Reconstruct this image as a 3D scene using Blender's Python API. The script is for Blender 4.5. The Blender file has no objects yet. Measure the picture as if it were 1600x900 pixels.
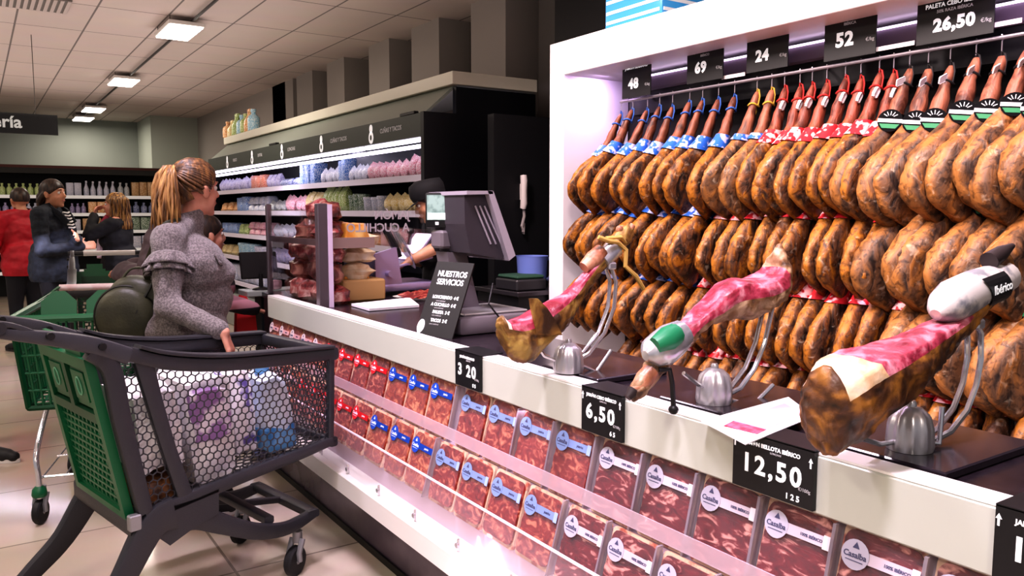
import bpy, bmesh, math, random
from math import sin, cos, pi, radians, atan2, sqrt
from mathutils import Vector, Matrix, Euler
V = Vector
SC = bpy.context.scene
COL = SC.collection

# ------------------------------------------------------------------ camera
FOC, CAM_H, YAW, PITCH = 1250.0, 1.45, radians(33.7795), radians(5.4836)
cam_d = bpy.data.cameras.new('camera')
cam_d.sensor_fit = 'HORIZONTAL'
cam_d.sensor_width = 36.0
cam_d.lens = FOC * 36.0 / 1600.0
cam_d.clip_end = 100
cam = bpy.data.objects.new('camera', cam_d)
COL.objects.link(cam)
cam.location = (0, 0, CAM_H)
cam.rotation_euler = (radians(90) - PITCH, 0, -YAW)
SC.camera = cam
_R = cam.rotation_euler.to_matrix()


def _ray(px, py):
    return _R @ V(((px - 800) / FOC, (450 - py) / FOC, -1.0))


def on_x(px, py, x):
    d = _ray(px, py)
    return V((0, 0, CAM_H)) + d * (x / d.x)


def on_y(px, py, y):
    d = _ray(px, py)
    return V((0, 0, CAM_H)) + d * (y / d.y)


def on_z(px, py, z):
    d = _ray(px, py)
    return V((0, 0, CAM_H)) + d * ((z - CAM_H) / d.z)


# ------------------------------------------------------------------ materials
def lin(h):
    if isinstance(h, (tuple, list)):
        return tuple(h)[:3]
    h = h.lstrip('#')
    c = [int(h[i:i + 2], 16) / 255 for i in (0, 2, 4)]
    return tuple(x / 12.92 if x <= .04045 else ((x + .055) / 1.055) ** 2.4 for x in c)


_mats = {}


def M(name, col, rough=.5, metal=0.0, col2=None, scale=8.0, lo=.4, hi=.6, detail=4.0, bump=0.0, bscale=None,
      emit=None, estr=0.0, alpha=1.0, trans=0.0, ior=1.45, coat=0.0, stretch=None, rand=0.0, coords='Object',
      spec=None, sheen=0.0, sss=0.0):
    """one procedural material: optional two-colour noise, bump, per-object random tint"""
    if name in _mats:
        return _mats[name]
    m = bpy.data.materials.new(name)
    m.use_nodes = True
    nt = m.node_tree
    b = nt.nodes['Principled BSDF']
    c = lin(col)
    b.inputs['Base Color'].default_value = (*c, 1)
    b.inputs['Roughness'].default_value = rough
    b.inputs['Metallic'].default_value = metal
    b.inputs['IOR'].default_value = ior
    if spec is not None:
        b.inputs['Specular IOR Level'].default_value = spec
    if coat:
        b.inputs['Coat Weight'].default_value = coat
        b.inputs['Coat Roughness'].default_value = .12
    if sheen:
        b.inputs['Sheen Weight'].default_value = sheen
    if sss:
        b.inputs['Subsurface Weight'].default_value = sss
        b.inputs['Subsurface Radius'].default_value = (.02, .008, .005)
        b.inputs['Subsurface Scale'].default_value = .3
    if trans:
        b.inputs['Transmission Weight'].default_value = trans
    if alpha < 1:
        b.inputs['Alpha'].default_value = alpha
    if emit is not None:
        b.inputs['Emission Color'].default_value = (*lin(emit), 1)
        b.inputs['Emission Strength'].default_value = estr
    tc = nt.nodes.new('ShaderNodeTexCoord')
    src = tc.outputs[coords]
    if stretch:
        mp = nt.nodes.new('ShaderNodeMapping')
        mp.inputs['Scale'].default_value = stretch
        nt.links.new(src, mp.inputs['Vector'])
        src = mp.outputs['Vector']
    if rand:
        oi = nt.nodes.new('ShaderNodeObjectInfo')
        ad = nt.nodes.new('ShaderNodeVectorMath')
        ad.operation = 'MULTIPLY_ADD'
        ad.inputs[1].default_value = (1, 1, 1)
        cb = nt.nodes.new('ShaderNodeCombineXYZ')
        mu = nt.nodes.new('ShaderNodeMath')
        mu.operation = 'MULTIPLY'
        mu.inputs[1].default_value = 40.0
        nt.links.new(oi.outputs['Random'], mu.inputs[0])
        for k in range(3):
            nt.links.new(mu.outputs[0], cb.inputs[k])
        nt.links.new(src, ad.inputs[0])
        nt.links.new(cb.outputs[0], ad.inputs[2])
        src = ad.outputs[0]
    if col2 is not None:
        n = nt.nodes.new('ShaderNodeTexNoise')
        n.inputs['Scale'].default_value = scale
        n.inputs['Detail'].default_value = detail
        nt.links.new(src, n.inputs['Vector'])
        r = nt.nodes.new('ShaderNodeValToRGB')
        r.color_ramp.elements[0].position = lo
        r.color_ramp.elements[0].color = (*c, 1)
        r.color_ramp.elements[1].position = hi
        r.color_ramp.elements[1].color = (*lin(col2), 1)
        nt.links.new(n.outputs['Fac'], r.inputs['Fac'])
        nt.links.new(r.outputs['Color'], b.inputs['Base Color'])
    if bump:
        n2 = nt.nodes.new('ShaderNodeTexNoise')
        n2.inputs['Scale'].default_value = bscale or scale * 2
        n2.inputs['Detail'].default_value = 5
        nt.links.new(src, n2.inputs['Vector'])
        bp = nt.nodes.new('ShaderNodeBump')
        bp.inputs['Strength'].default_value = bump
        bp.inputs['Distance'].default_value = .01
        nt.links.new(n2.outputs['Fac'], bp.inputs['Height'])
        nt.links.new(bp.outputs['Normal'], b.inputs['Normal'])
    _mats[name] = m
    return m


def nodes_of(name):
    """fresh node material with principled; returns (material, tree, bsdf)"""
    m = bpy.data.materials.new(name)
    m.use_nodes = True
    _mats[name] = m
    return m, m.node_tree, m.node_tree.nodes['Principled BSDF']


# ------------------------------------------------------------------ mesh helpers
def new_bm():
    return bmesh.new()


def box(bm, x0, x1, y0, y1, z0, z1, bev=0.0, seg=1):
    mat = Matrix.Translation(((x0 + x1) / 2, (y0 + y1) / 2, (z0 + z1) / 2)) @ Matrix.Diagonal((abs(x1 - x0), abs(y1 - y0), abs(z1 - z0), 1))
    r = bmesh.ops.create_cube(bm, size=1, matrix=mat)
    vs = r['verts']
    if bev > 0:
        es = list({e for v in vs for e in v.link_edges})
        rb = bmesh.ops.bevel(bm, geom=es, offset=bev, segments=seg, affect='EDGES', profile=.5)
        vs = list({v for f in rb['faces'] for v in f.verts})
    return vs


def obox(bm, c, size, rot=(0, 0, 0), bev=0.0, seg=1):
    """oriented box"""
    vs = box(bm, -size[0] / 2, size[0] / 2, -size[1] / 2, size[1] / 2, -size[2] / 2, size[2] / 2, bev, seg)
    # bevel may return only new verts: collect island
    isl = set(vs)
    st = list(vs)
    while st:
        v = st.pop()
        for e in v.link_edges:
            o = e.other_vert(v)
            if o not in isl:
                isl.add(o)
                st.append(o)
    mt = Matrix.Translation(c) @ Euler(rot).to_matrix().to_4x4()
    bmesh.ops.transform(bm, matrix=mt, verts=list(isl))
    return list(isl)


def ring_frame(t):
    t = t.normalized()
    up = V((0, 0, 1)) if abs(t.z) < .9 else V((1, 0, 0))
    a = t.cross(up).normalized()
    return a, t.cross(a).normalized()


def tube(bm, pts, r, n=8, cap=True, closed=False):
    """round tube through points; r a number or one per point"""
    pts = [V(p) for p in pts]
    k = len(pts)
    rs = r if isinstance(r, (list, tuple)) else [r] * k
    rings = []
    prev = None
    for i, p in enumerate(pts):
        if closed:
            t = pts[(i + 1) % k] - pts[i - 1]
        else:
            t = pts[min(i + 1, k - 1)] - pts[max(i - 1, 0)]
        t = t.normalized()
        if prev is None:
            a, b = ring_frame(t)
        else:
            a = (prev - t * prev.dot(t))
            a = a.normalized() if a.length > 1e-6 else ring_frame(t)[0]
            b = t.cross(a)
        prev = a
        rings.append([bm.verts.new(p + (a * cos(2 * pi * j / n) + b * sin(2 * pi * j / n)) * rs[i]) for j in range(n)])
    m = k if closed else k - 1
    for i in range(m):
        A, B = rings[i], rings[(i + 1) % k]
        for j in range(n):
            bm.faces.new((A[j], A[(j + 1) % n], B[(j + 1) % n], B[j]))
    if cap and not closed:
        bm.faces.new(rings[0][::-1])
        bm.faces.new(rings[-1])
    return rings


def loft(bm, rings, cap=True, closed_ring=True):
    R = [[bm.verts.new(p) for p in ring] for ring in rings]
    n = len(R[0])
    for i in range(len(R) - 1):
        for j in range(n if closed_ring else n - 1):
            bm.faces.new((R[i][j], R[i][(j + 1) % n], R[i + 1][(j + 1) % n], R[i + 1][j]))
    if cap and closed_ring:
        bm.faces.new(R[0][::-1])
        bm.faces.new(R[-1])
    return R


def lathe(bm, prof, c=(0, 0, 0), n=16, cap=True):
    c = V(c)
    return loft(bm, [[c + V((r * cos(2 * pi * j / n), r * sin(2 * pi * j / n), z)) for j in range(n)] for r, z in prof], cap)


def prism(bm, poly, d0, d1, plane='xz'):
    """flat polygon pushed from d0 to d1 along the missing axis"""
    def mk(u, v, w):
        return {'xz': V((u, w, v)), 'xy': V((u, v, w)), 'yz': V((w, u, v))}[plane]
    A = [bm.verts.new(mk(u, v, d0)) for u, v in poly]
    B = [bm.verts.new(mk(u, v, d1)) for u, v in poly]
    n = len(poly)
    bm.faces.new(A)
    bm.faces.new(B[::-1])
    for i in range(n):
        bm.faces.new((A[i], B[i], B[(i + 1) % n], A[(i + 1) % n]))
    return A + B


def ball(bm, c, r, u=12, v=8, scl=(1, 1, 1), rot=None):
    m = Matrix.Translation(c) @ ((Euler(rot).to_matrix().to_4x4()) if rot else Matrix.Identity(4)) @ Matrix.Diagonal((*scl, 1))
    return bmesh.ops.create_uvsphere(bm, u_segments=u, v_segments=v, radius=r, matrix=m)['verts']


def obj(name, bm, mat, parent=None, smooth=True, loc=None, rot=None, sub=0, ang=40, fixn=True):
    me = bpy.data.meshes.new(name)
    if fixn:
        bmesh.ops.recalc_face_normals(bm, faces=bm.faces)
    bm.to_mesh(me)
    bm.free()
    for m in (mat if isinstance(mat, (list, tuple)) else [mat]):
        me.materials.append(m)
    o = bpy.data.objects.new(name, me)
    COL.objects.link(o)
    if smooth:
        me.polygons.foreach_set('use_smooth', [True] * len(me.polygons))
        if ang < 180:
            try:
                me.set_sharp_from_angle(angle=radians(ang))
            except Exception:
                pass
    if sub:
        md = o.modifiers.new('sub', 'SUBSURF')
        md.levels = md.render_levels = sub
    if loc is not None:
        o.location = loc
    if rot is not None:
        o.rotation_euler = rot
    if parent is not None:
        o.parent = parent
    return o


def tag(o, label, cat, group=None, kind=None):
    o['label'] = label
    o['category'] = cat
    if group:
        o['group'] = group
    if kind:
        o['kind'] = kind
    return o


def thing(name, label, cat, loc=(0, 0, 0), rot=(0, 0, 0), group=None, scl=None):
    o = bpy.data.objects.new(name, None)
    o.empty_display_size = .05
    COL.objects.link(o)
    o.location = loc
    o.rotation_euler = rot
    if scl:
        o.scale = scl
    return tag(o, label, cat, group)


def struct(name, bm, mat, parent=None, smooth=False):
    o = obj(name, bm, mat, parent, smooth)
    if parent is None:
        o['kind'] = 'structure'
    return o


def dup(root, loc=None, rot=None, label=None, group=None, scl=None):
    r = root.copy()
    COL.objects.link(r)
    if loc is not None:
        r.location = loc
    if rot is not None:
        r.rotation_euler = rot
    if scl is not None:
        r.scale = scl
    if label:
        r['label'] = label
    if group:
        r['group'] = group
    for ch in list(root.children):
        c = ch.copy()
        COL.objects.link(c)
        c.parent = r
        for g in list(ch.children):
            d = g.copy()
            COL.objects.link(d)
            d.parent = c
    return r


def text(s, size, mat, parent, org, xd, yd, name='lettering', align='LEFT', ext=.0012, bold=.0, valign='BOTTOM_BASELINE', lift=.0, spacing=1.0, sx=1.0):
    """lettering as a real mesh: org = anchor, xd / yd = reading and up directions"""
    cu = bpy.data.curves.new(name, 'FONT')
    cu.body = s
    cu.size = size
    cu.align_x = align
    cu.align_y = valign
    cu.extrude = ext
    cu.offset = bold
    cu.space_character = spacing
    cu.resolution_u = 3
    t = bpy.data.objects.new('tmp', cu)
    COL.objects.link(t)
    dg = bpy.context.evaluated_depsgraph_get()
    me = bpy.data.meshes.new_from_object(t.evaluated_get(dg))
    bpy.data.objects.remove(t)
    me.materials.clear()
    me.materials.append(mat)
    o = bpy.data.objects.new(name, me)
    COL.objects.link(o)
    X, Y = V(xd).normalized(), V(yd).normalized()
    Z = X.cross(Y)
    p = V(org) + Z * lift
    mt = Matrix((X * sx, Y, Z)).transposed().to_4x4()
    mt.translation = p
    o.matrix_world = mt
    if parent is not None:
        o.parent = parent
        o.matrix_parent_inverse = Matrix.Identity(4)
        o.matrix_basis = mt
    return o


ORD = ['', 'first', 'second', 'third', 'fourth', 'fifth', 'sixth', 'seventh', 'eighth', 'ninth', 'tenth', 'eleventh', 'twelfth',
       'thirteenth', 'fourteenth', 'fifteenth', 'sixteenth', 'seventeenth', 'eighteenth', 'nineteenth', 'twentieth', 'twenty-first',
       'twenty-second', 'twenty-third', 'twenty-fourth', 'twenty-fifth', 'twenty-sixth', 'twenty-seventh', 'twenty-eighth',
       'twenty-ninth', 'thirtieth', 'thirty-first', 'thirty-second', 'thirty-third', 'thirty-fourth', 'thirty-fifth', 'thirty-sixth',
       'thirty-seventh', 'thirty-eighth', 'thirty-ninth', 'fortieth']


def light(name, kind, loc, energy, col='#ffffff', rot=None, size=.5, size_y=None, target=None, spread=None):
    l = bpy.data.lights.new(name, kind)
    l.energy = energy
    l.color = lin(col)
    if kind == 'AREA':
        l.shape = 'RECTANGLE' if size_y else 'SQUARE'
        l.size = size
        if size_y:
            l.size_y = size_y
        if spread:
            l.spread = spread
    elif kind in ('POINT', 'SPOT'):
        l.shadow_soft_size = size
    o = bpy.data.objects.new(name, l)
    COL.objects.link(o)
    o.location = loc
    if rot:
        o.rotation_euler = rot
    if target is not None:
        o.rotation_euler = (V(target) - V(loc)).to_track_quat('-Z', 'Y').to_euler()
    return o


# shared materials
WHITE_GLOSS = M('white_laminate', '#e9e7e2', .3)
BLACK_MATT = M('black_panel', '#0c0c10', .55)
DARK_TOP = M('dark_stone', '#201a20', .22, col2='#2a2228', scale=40)
STEEL = M('brushed_steel', '#c9c6c8', .3, .72, bump=.05, bscale=60)
CHROME = M('polished_chrome', '#dcdce0', .16, .8)
BLACK_PLASTIC = M('black_plastic', '#121214', .45)
WHITE_TXT = M('white_lettering', '#f4f2f4', .5, emit='#ffffff', estr=.35)
GREY_TXT = M('grey_lettering', '#b9b6b8', .5, emit='#ffffff', estr=.05)
GLASS = M('clear_glass', '#ffffff', .02, trans=1.0, ior=1.06, alpha=.22)
ACRYLIC = M('clear_acrylic', '#f6e6f0', .06, ior=1.3, alpha=.16)
# ================================================================== ROOM SHELL
CEIL = 3.3


def tile_mat(name, c1, c2, grout, tx, ty, gap, rough, bump=0.0, offs=(0, 0, 0), noise=.0):
    m, nt, b = nodes_of(name)
    tc = nt.nodes.new('ShaderNodeTexCoord')
    mp = nt.nodes.new('ShaderNodeMapping')
    mp.inputs['Location'].default_value = offs
    nt.links.new(tc.outputs['Object'], mp.inputs['Vector'])
    br = nt.nodes.new('ShaderNodeTexBrick')
    br.offset = 0.0
    br.inputs['Color1'].default_value = (*lin(c1), 1)
    br.inputs['Color2'].default_value = (*lin(c2), 1)
    br.inputs['Mortar'].default_value = (*lin(grout), 1)
    br.inputs['Scale'].default_value = 1
    br.inputs['Mortar Size'].default_value = gap
    br.inputs['Mortar Smooth'].default_value = .1
    br.inputs['Brick Width'].default_value = tx
    br.inputs['Row Height'].default_value = ty
    nt.links.new(mp.outputs['Vector'], br.inputs['Vector'])
    n = nt.nodes.new('ShaderNodeTexNoise')
    n.inputs['Scale'].default_value = 3
    n.inputs['Detail'].default_value = 6
    nt.links.new(tc.outputs['Object'], n.inputs['Vector'])
    mx = nt.nodes.new('ShaderNodeMix')
    mx.data_type = 'RGBA'
    mx.blend_type = 'MULTIPLY'
    mx.inputs[0].default_value = noise
    nt.links.new(br.outputs['Color'], mx.inputs[6])
    nt.links.new(n.outputs['Color'], mx.inputs[7])
    nt.links.new(mx.outputs[2], b.inputs['Base Color'])
    b.inputs['Roughness'].default_value = rough
    return m


FLOOR = tile_mat('floor_tiles', '#cdbfae', '#c3b4a2', '#8f8478', .8, .8, .006, .13, noise=.25)
CEILM = tile_mat('ceiling_tiles', '#cfc2bd', '#c9bdb8', '#77706e', .6, 1.2, .009, .9, offs=(.17, .1, 0), noise=.1)

bm = new_bm(); box(bm, -8, 6, -2.5, 19.5, -.1, 0); struct('floor', bm, FLOOR)
bm = new_bm(); box(bm, -8, 6, -2.5, 19.5, CEIL, CEIL + .1); struct('ceiling', bm, CEILM)
WALLG = M('grey_green_paint', '#8b918b', .8)
WALLG2 = M('lit_green_paint', '#a9b0a6', .8)  # the grey-green wall again, paler: its light is put into the colour
PIL = M('grey_plaster', '#9b958f', .8)
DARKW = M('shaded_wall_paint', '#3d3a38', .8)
bm = new_bm(); box(bm, -8, 5, 18.5, 18.7, 0, CEIL); struct('wall_back', bm, WALLG)
bm = new_bm(); box(bm, 2.93, 4.6, 17.0, 18.5, 0, CEIL); struct('wall_block', bm, WALLG2)
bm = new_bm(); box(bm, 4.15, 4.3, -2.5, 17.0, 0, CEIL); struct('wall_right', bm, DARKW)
# pilasters of the right wall above the chiller (faces at X=3.8)
def y_at(px, z, X=3.8):
    return on_x(px, 330 - (z - CAM_H) * 160, X).y
k = 0
for a, b_ in ((736, 790), (643, 686), (576, 608), (510, 537), (462, 487), (424, 444)):
    k += 1
    bm = new_bm(); box(bm, 3.8, 4.2, y_at(b_, 3.0), y_at(a, 3.0), 0, CEIL); struct('trim_%d' % k, bm, PIL)
bm = new_bm(); box(bm, 3.8, 4.2, 11.2, 17.1, 0, CEIL); struct('trim_7', bm, PIL)
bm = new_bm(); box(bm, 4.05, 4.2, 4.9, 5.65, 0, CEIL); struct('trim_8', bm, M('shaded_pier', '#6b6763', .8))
bm = new_bm(); box(bm, 3.66, 4.2, -2.5, 4.9, 0, CEIL); struct('wall_dark', bm, BLACK_MATT)
# dark partition beside the chiller, carries the wall phone
xl = on_y(768, 250, 4.75).x
bm = new_bm(); box(bm, xl, 3.75, 4.72, 4.80, 0, 2.12); struct('wall_partition', bm, BLACK_MATT)
# dark red line above the back shelves
bm = new_bm(); box(bm, -8, 2.93, 18.44, 18.5, 2.22, 2.30); struct('trim_9', bm, M('dark_red_trim', '#4a201c', .6))

# ceiling air grille in the top left corner
t = thing('air_vent', 'grey slatted air grille set in the ceiling tiles', 'vent', (0, 0, 0))
g = on_z(48, 4, CEIL)
bm = new_bm(); box(bm, g.x - .45, g.x + .3, g.y - .30, g.y + .24, CEIL - .012, CEIL - .001); obj('backing', bm, M('vent_dark', '#6d6966', .7), t, False)
bm = new_bm()
for i in range(14):
    xx = g.x - .43 + i * .0535
    box(bm, xx, xx + .03, g.y - .29, g.y + .23, CEIL - .02, CEIL - .012)
obj('slats', bm, M('vent_slat', '#b9aeaa', .6), t, False)

# ------------------------------------------------------------------ suspended ceiling lights on one track
LPOS = []
LGLOW = M('light_diffuser', '#ffffff', .5, emit='#fff6e8', estr=9.0)
LTRIM = M('light_frame', '#d9d5d0', .5)
CABLE = M('thin_cable', '#4b4744', .6)
ORDL = ['nearest', 'second', 'third', 'fourth', 'farthest']
for i, (px, py) in enumerate(((280, 52), (193, 130), (146, 173), (130, 187), (114, 201))):
    p = on_z(px, py, 3.2)
    LPOS.append(p)
    t = thing('ceiling_light', '%s glowing square light panel hanging under the ceiling' % ORDL[i], 'light', (p.x, p.y, 3.2), group='square lights in a row under the ceiling')
    bm = new_bm(); box(bm, -.165, .165, -.36, .36, .012, .05, .006); obj('housing', bm, LTRIM, t, False)
    bm = new_bm(); box(bm, -.15, .15, -.345, .345, 0, .0115); obj('diffuser', bm, LGLOW, t, False)
    for s in (-1, 1):
        bm = new_bm(); tube(bm, [(-.14, .3 * s, .05), (-.14, .3 * s, .1)], .004, 5); obj('suspension_wire', bm, CABLE, t)
bm = new_bm(); tube(bm, [(1.83, 4.5, 3.262), (1.83, 17.5, 3.262)], .014, 6)
tag(obj('light_track', bm, M('track_black', '#2b2725', .5)), 'thin dark track running along the ceiling above the light panels', 'track')
# ================================================================== HAM COUNTER
FAS = M('counter_fascia', '#c4c8bd', .3)
FASTOP = M('counter_edge_white', '#f4f2ef', .25)
KICK = M('kick_plate_purple', '#4a3f4a', .25, col2='#544852', scale=6)
LILAC_LIT = M('lilac_lit_back_panel', '#e2cfe0', .35)  # lilac light on the panel is put into its colour
Y0, Y1 = -.6, 4.57
counter = thing('service_counter', 'long white fronted ham counter with dark worktop and stepped pack racks', 'counter', (1.4, 2.0, 0))
counter.location = (0, 0, 0)
bm = new_bm()
box(bm, 1.37, 1.435, Y0, Y1, .845, .966, .004)
obj('fascia', bm, FAS, counter, False)
bm = new_bm(); box(bm, 1.372, 1.433, Y0, Y1, .9665, .9715); obj('edge_strip', bm, FASTOP, counter, False)
bm = new_bm()
prism(bm, [(1.436, Y0), (1.85, Y0), (1.85, 3.3), (2.3, 3.3), (2.3, 4.9), (1.436, 4.9)], .925, .957, 'xy')
obj('worktop', bm, DARK_TOP, counter, False)
bm = new_bm(); prism(bm, [(1.44, Y0), (1.83, Y0), (1.83, 3.32), (2.28, 3.32), (2.28, 4.88), (1.44, 4.88)], .0, .924, 'xy'); obj('cabinet_body', bm, BLACK_MATT, counter, False)
# open case under the fascia: back panel, base ledge, kick plate
bm = new_bm(); prism(bm, [(1.41, .846), (1.43, .846), (1.43, .36), (1.275, .36), (1.275, .46), (1.37, .66)], Y0, Y1, 'xz'); obj('back_panel', bm, LILAC_LIT, counter, False)
bm = new_bm(); box(bm, 1.185, 1.42, Y0, Y1, .30, .379, .003); obj('ledge', bm, WHITE_GLOSS, counter, False)
bm = new_bm(); box(bm, 1.335, 1.42, Y0, Y1, .03, .299); obj('kick_plate', bm, KICK, counter, False)
bm = new_bm(); box(bm, 1.325, 1.42, Y0, Y1, 0, .03); obj('base_strip', bm, BLACK_PLASTIC, counter, False)
# clear lip of the upper rack and clear guard of the lower rack
LIP = M('pink_clear_lip', '#e9cfdc', .15, alpha=.4, ior=1.3)
bm = new_bm(); box(bm, 1.318, 1.322, Y0, Y1, .665, .708); obj('upper_lip', bm, LIP, counter, False)
bm = new_bm(); box(bm, 1.322, 1.40, Y0, Y1, .635, .640); obj('upper_shelf', bm, LIP, counter, False)
GUARD = M('pink_clear_guard', '#f3d9ea', .08, alpha=.09, ior=1.3)
bm = new_bm(); box(bm, 1.215, 1.219, Y0, Y1, .38, .56); obj('lower_guard', bm, GUARD, counter, False)
bm = new_bm(); box(bm, 1.2135, 1.2205, Y0, Y1, .560, .565); obj('guard_edge', bm, M('bright_edge', '#efd8ea', .2, emit='#f2d8f0', estr=.2), counter, False)
for i in range(14):
    yy = 3.62 - i * .3
    bm = new_bm(); tube(bm, [(1.212, yy, .40), (1.205, yy, .40)], .009, 10)
    tube(bm, [(1.214, yy, .382), (1.214, yy, .42)], .004, 6)
    obj('guard_clip', bm, CHROME, counter)

# ------------------------------------------------------------------ vacuum packs of sliced ham
def meat_mat(name, red, dark, fat, sc, lo, hi, st):
    m, nt, b = nodes_of(name)
    tc = nt.nodes.new('ShaderNodeTexCoord')
    oi = nt.nodes.new('ShaderNodeObjectInfo')
    mu = nt.nodes.new('ShaderNodeMath'); mu.operation = 'MULTIPLY'; mu.inputs[1].default_value = 30
    nt.links.new(oi.outputs['Random'], mu.inputs[0])
    mp = nt.nodes.new('ShaderNodeMapping')
    mp.inputs['Scale'].default_value = st
    mp.inputs['Rotation'].default_value = (.5, 0, 0)
    nt.links.new(tc.outputs['Object'], mp.inputs['Vector'])
    ad = nt.nodes.new('ShaderNodeVectorMath'); ad.operation = 'ADD'
    nt.links.new(mp.outputs[0], ad.inputs[0]); nt.links.new(mu.outputs[0], ad.inputs[1])
    n1 = nt.nodes.new('ShaderNodeTexNoise'); n1.inputs['Scale'].default_value = sc; n1.inputs['Detail'].default_value = 5; n1.inputs['Distortion'].default_value = 1.4
    nt.links.new(ad.outputs[0], n1.inputs['Vector'])
    r = nt.nodes.new('ShaderNodeValToRGB')
    r.color_ramp.elements[0].position = .30; r.color_ramp.elements[0].color = (*lin(dark), 1)
    r.color_ramp.elements[1].position = hi; r.color_ramp.elements[1].color = (*lin(fat), 1)
    e = r.color_ramp.elements.new(lo); e.color = (*lin(red), 1)
    nt.links.new(n1.outputs['Fac'], r.inputs['Fac'])
    nt.links.new(r.outputs['Color'], b.inputs['Base Color'])
    b.inputs['Roughness'].default_value = .3
    b.inputs['Coat Weight'].default_value = .12
    b.inputs['Coat Roughness'].default_value = .15
    bp = nt.nodes.new('ShaderNodeBump'); bp.inputs['Strength'].default_value = .35; bp.inputs['Distance'].default_value = .004
    nt.links.new(n1.outputs['Fac'], bp.inputs['Height']); nt.links.new(bp.outputs['Normal'], b.inputs['Normal'])
    return m


MEAT_DARK = meat_mat('sliced_ham_dark', '#6e1a20', '#3f0c12', '#d99a90', 17, .55, .68, (1, 1.0, 2.4))
MEAT_RED = meat_mat('sliced_ham_red', '#852a26', '#581519', '#d08468', 24, .52, .70, (1, 1, 1.6))
MEAT_ORANGE = meat_mat('sliced_ham_pink', '#963c2a', '#68201a', '#d08e68', 26, .5, .7, (1, 1, 1.3))
PACKFAT = M('pack_cream_edge', '#d9b79c', .35, col2='#a95f4f', scale=30, lo=.5, hi=.62, rand=1)
FILM = M('clear_pack_film', '#f0e4ec', .12, alpha=.03, ior=1.3)
BAND = {'white': M('band_white', '#cbbcc9', .4), 'light': M('band_light_blue', '#7f93c4', .4), 'blue': M('band_blue', '#143c9c', .4),
        'red': M('band_red', '#c11a24', .4), 'badge': M('band_pale_pink', '#d9a7ac', .4)}
BADGE = {'white': M('badge_white', '#b9b4c6', .4), 'light': M('badge_light_blue', '#8096c6', .4), 'blue': M('badge_blue', '#1c49b4', .4),
         'red': M('badge_red', '#d02530', .4), 'badge': M('badge_pale', '#e3cfd2', .4)}
INK = M('pack_ink', '#4a4a6a', .5)
INKW = M('pack_ink_white', '#dfe6f6', .5)
KIND = {'white': 'dark sliced ham pack with whitish label band', 'light': 'sliced ham pack with light blue label band',
        'blue': 'sliced ham pack with dark blue label band', 'red': 'sliced ham pack with bright red label band',
        'badge': 'reddish sliced ham pack with pale round badge'}
MEATS = {'white': MEAT_DARK, 'light': MEAT_RED, 'blue': MEAT_ORANGE, 'red': MEAT_RED, 'badge': MEAT_ORANGE}
PW, PH = .168, .205


def rr(w, h, r, n=4):
    pts = []
    for cx, cy, a0 in ((w / 2 - r, h / 2 - r, 0), (-w / 2 + r, h / 2 - r, 90), (-w / 2 + r, -h / 2 + r, 180), (w / 2 - r, -h / 2 + r, 270)):
        for i in range(n + 1):
            a = radians(a0 + 90 * i / n)
            pts.append((cx + r * cos(a), cy + r * sin(a)))
    return pts


def make_pack(kind):
    """stands on its base in local YZ, front face to -X; width along -Y"""
    t = thing('ham_pack', KIND[kind], 'food pack')
    bm = new_bm(); prism(bm, [(u, v + PH / 2) for u, v in rr(PW, PH, .012)], -.004, .006, 'yz'); obj('tray', bm, PACKFAT, t, False)
    # rumpled layered slices
    bm = new_bm()
    rnd = random.Random(hash(kind) % 7 if False else len(kind))
    for j in range(4):
        z0 = .012 + j * .038
        poly = [(u * 1, v + z0 + .036) for u, v in rr(PW - .012, .072, .02, 3)]
        vs = prism(bm, poly, -.012 + .0015 * j, -.0045, 'yz')
        for v in vs:
            if v.co.x < -.006:
                v.co.x += rnd.uniform(-.0015, .0015)
    obj('ham_slices', bm, MEATS[kind], t, True, ang=35)
    bm = new_bm(); prism(bm, [(u, v + PH / 2) for u, v in rr(PW - .004, PH - .004, .012)], -.0165, -.0155, 'yz'); obj('film', bm, FILM, t, False)
    bz = PH - .052
    bm = new_bm()
    prism(bm, [(-.080, bz - .011), (.05, bz - .011), (.05, bz + .011), (-.080, bz + .011)], -.0178, -.0168, 'yz')
    lb = obj('label_band', bm, BAND[kind], t, False)
    bm = new_bm()
    r = .029
    prism(bm, [(.046 + r * cos(a), bz + r * sin(a)) for a in [2 * pi * i / 20 for i in range(20)]], -.0188, -.0179, 'yz')
    obj('badge', bm, BADGE[kind], lb, False)
    ink = INKW if kind in ('blue', 'red') else INK
    text('Casalba', .0155, ink, lb, (-.0192, .046, bz - .006), (0, -1, 0), (0, 0, 1), 'badge_lettering', 'CENTER', .0003, .0003)
    bm = new_bm()
    prism(bm, [(.046 + .007, bz + .012), (.046, bz + .024), (.046 - .007, bz + .012)], -.0195, -.0190, 'yz')
    obj('badge_emblem', bm, ink, lb, False)
    bm = new_bm()
    prism(bm, [(.046 - .018, bz - .013), (.046 + .018, bz - .013), (.046 + .018, bz - .0115), (.046 - .018, bz - .0115)], -.0195, -.019, 'yz')
    obj('badge_underline', bm, ink, lb, False)
    text('100% IBÉRICO' if kind == 'white' else 'JAMÓN', .0085, ink, lb, (-.0182, -.012 if kind == 'white' else -.02, bz - .003), (0, -1, 0), (0, 0, 1), 'band_lettering', 'LEFT', .0002, .0003)
    if kind in ('white', 'light'):
        bm = new_bm(); prism(bm, [(-.081, bz - .014), (-.066, bz - .014), (-.066, bz + .014), (-.081, bz + .014)], -.019, -.0179, 'yz')
        obj('seal_tab', bm, M('tab_white', '#e9e1ea', .4) if kind == 'white' else M('tab_blue', '#9fb6ea', .4), lb, False)
    return t


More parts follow.
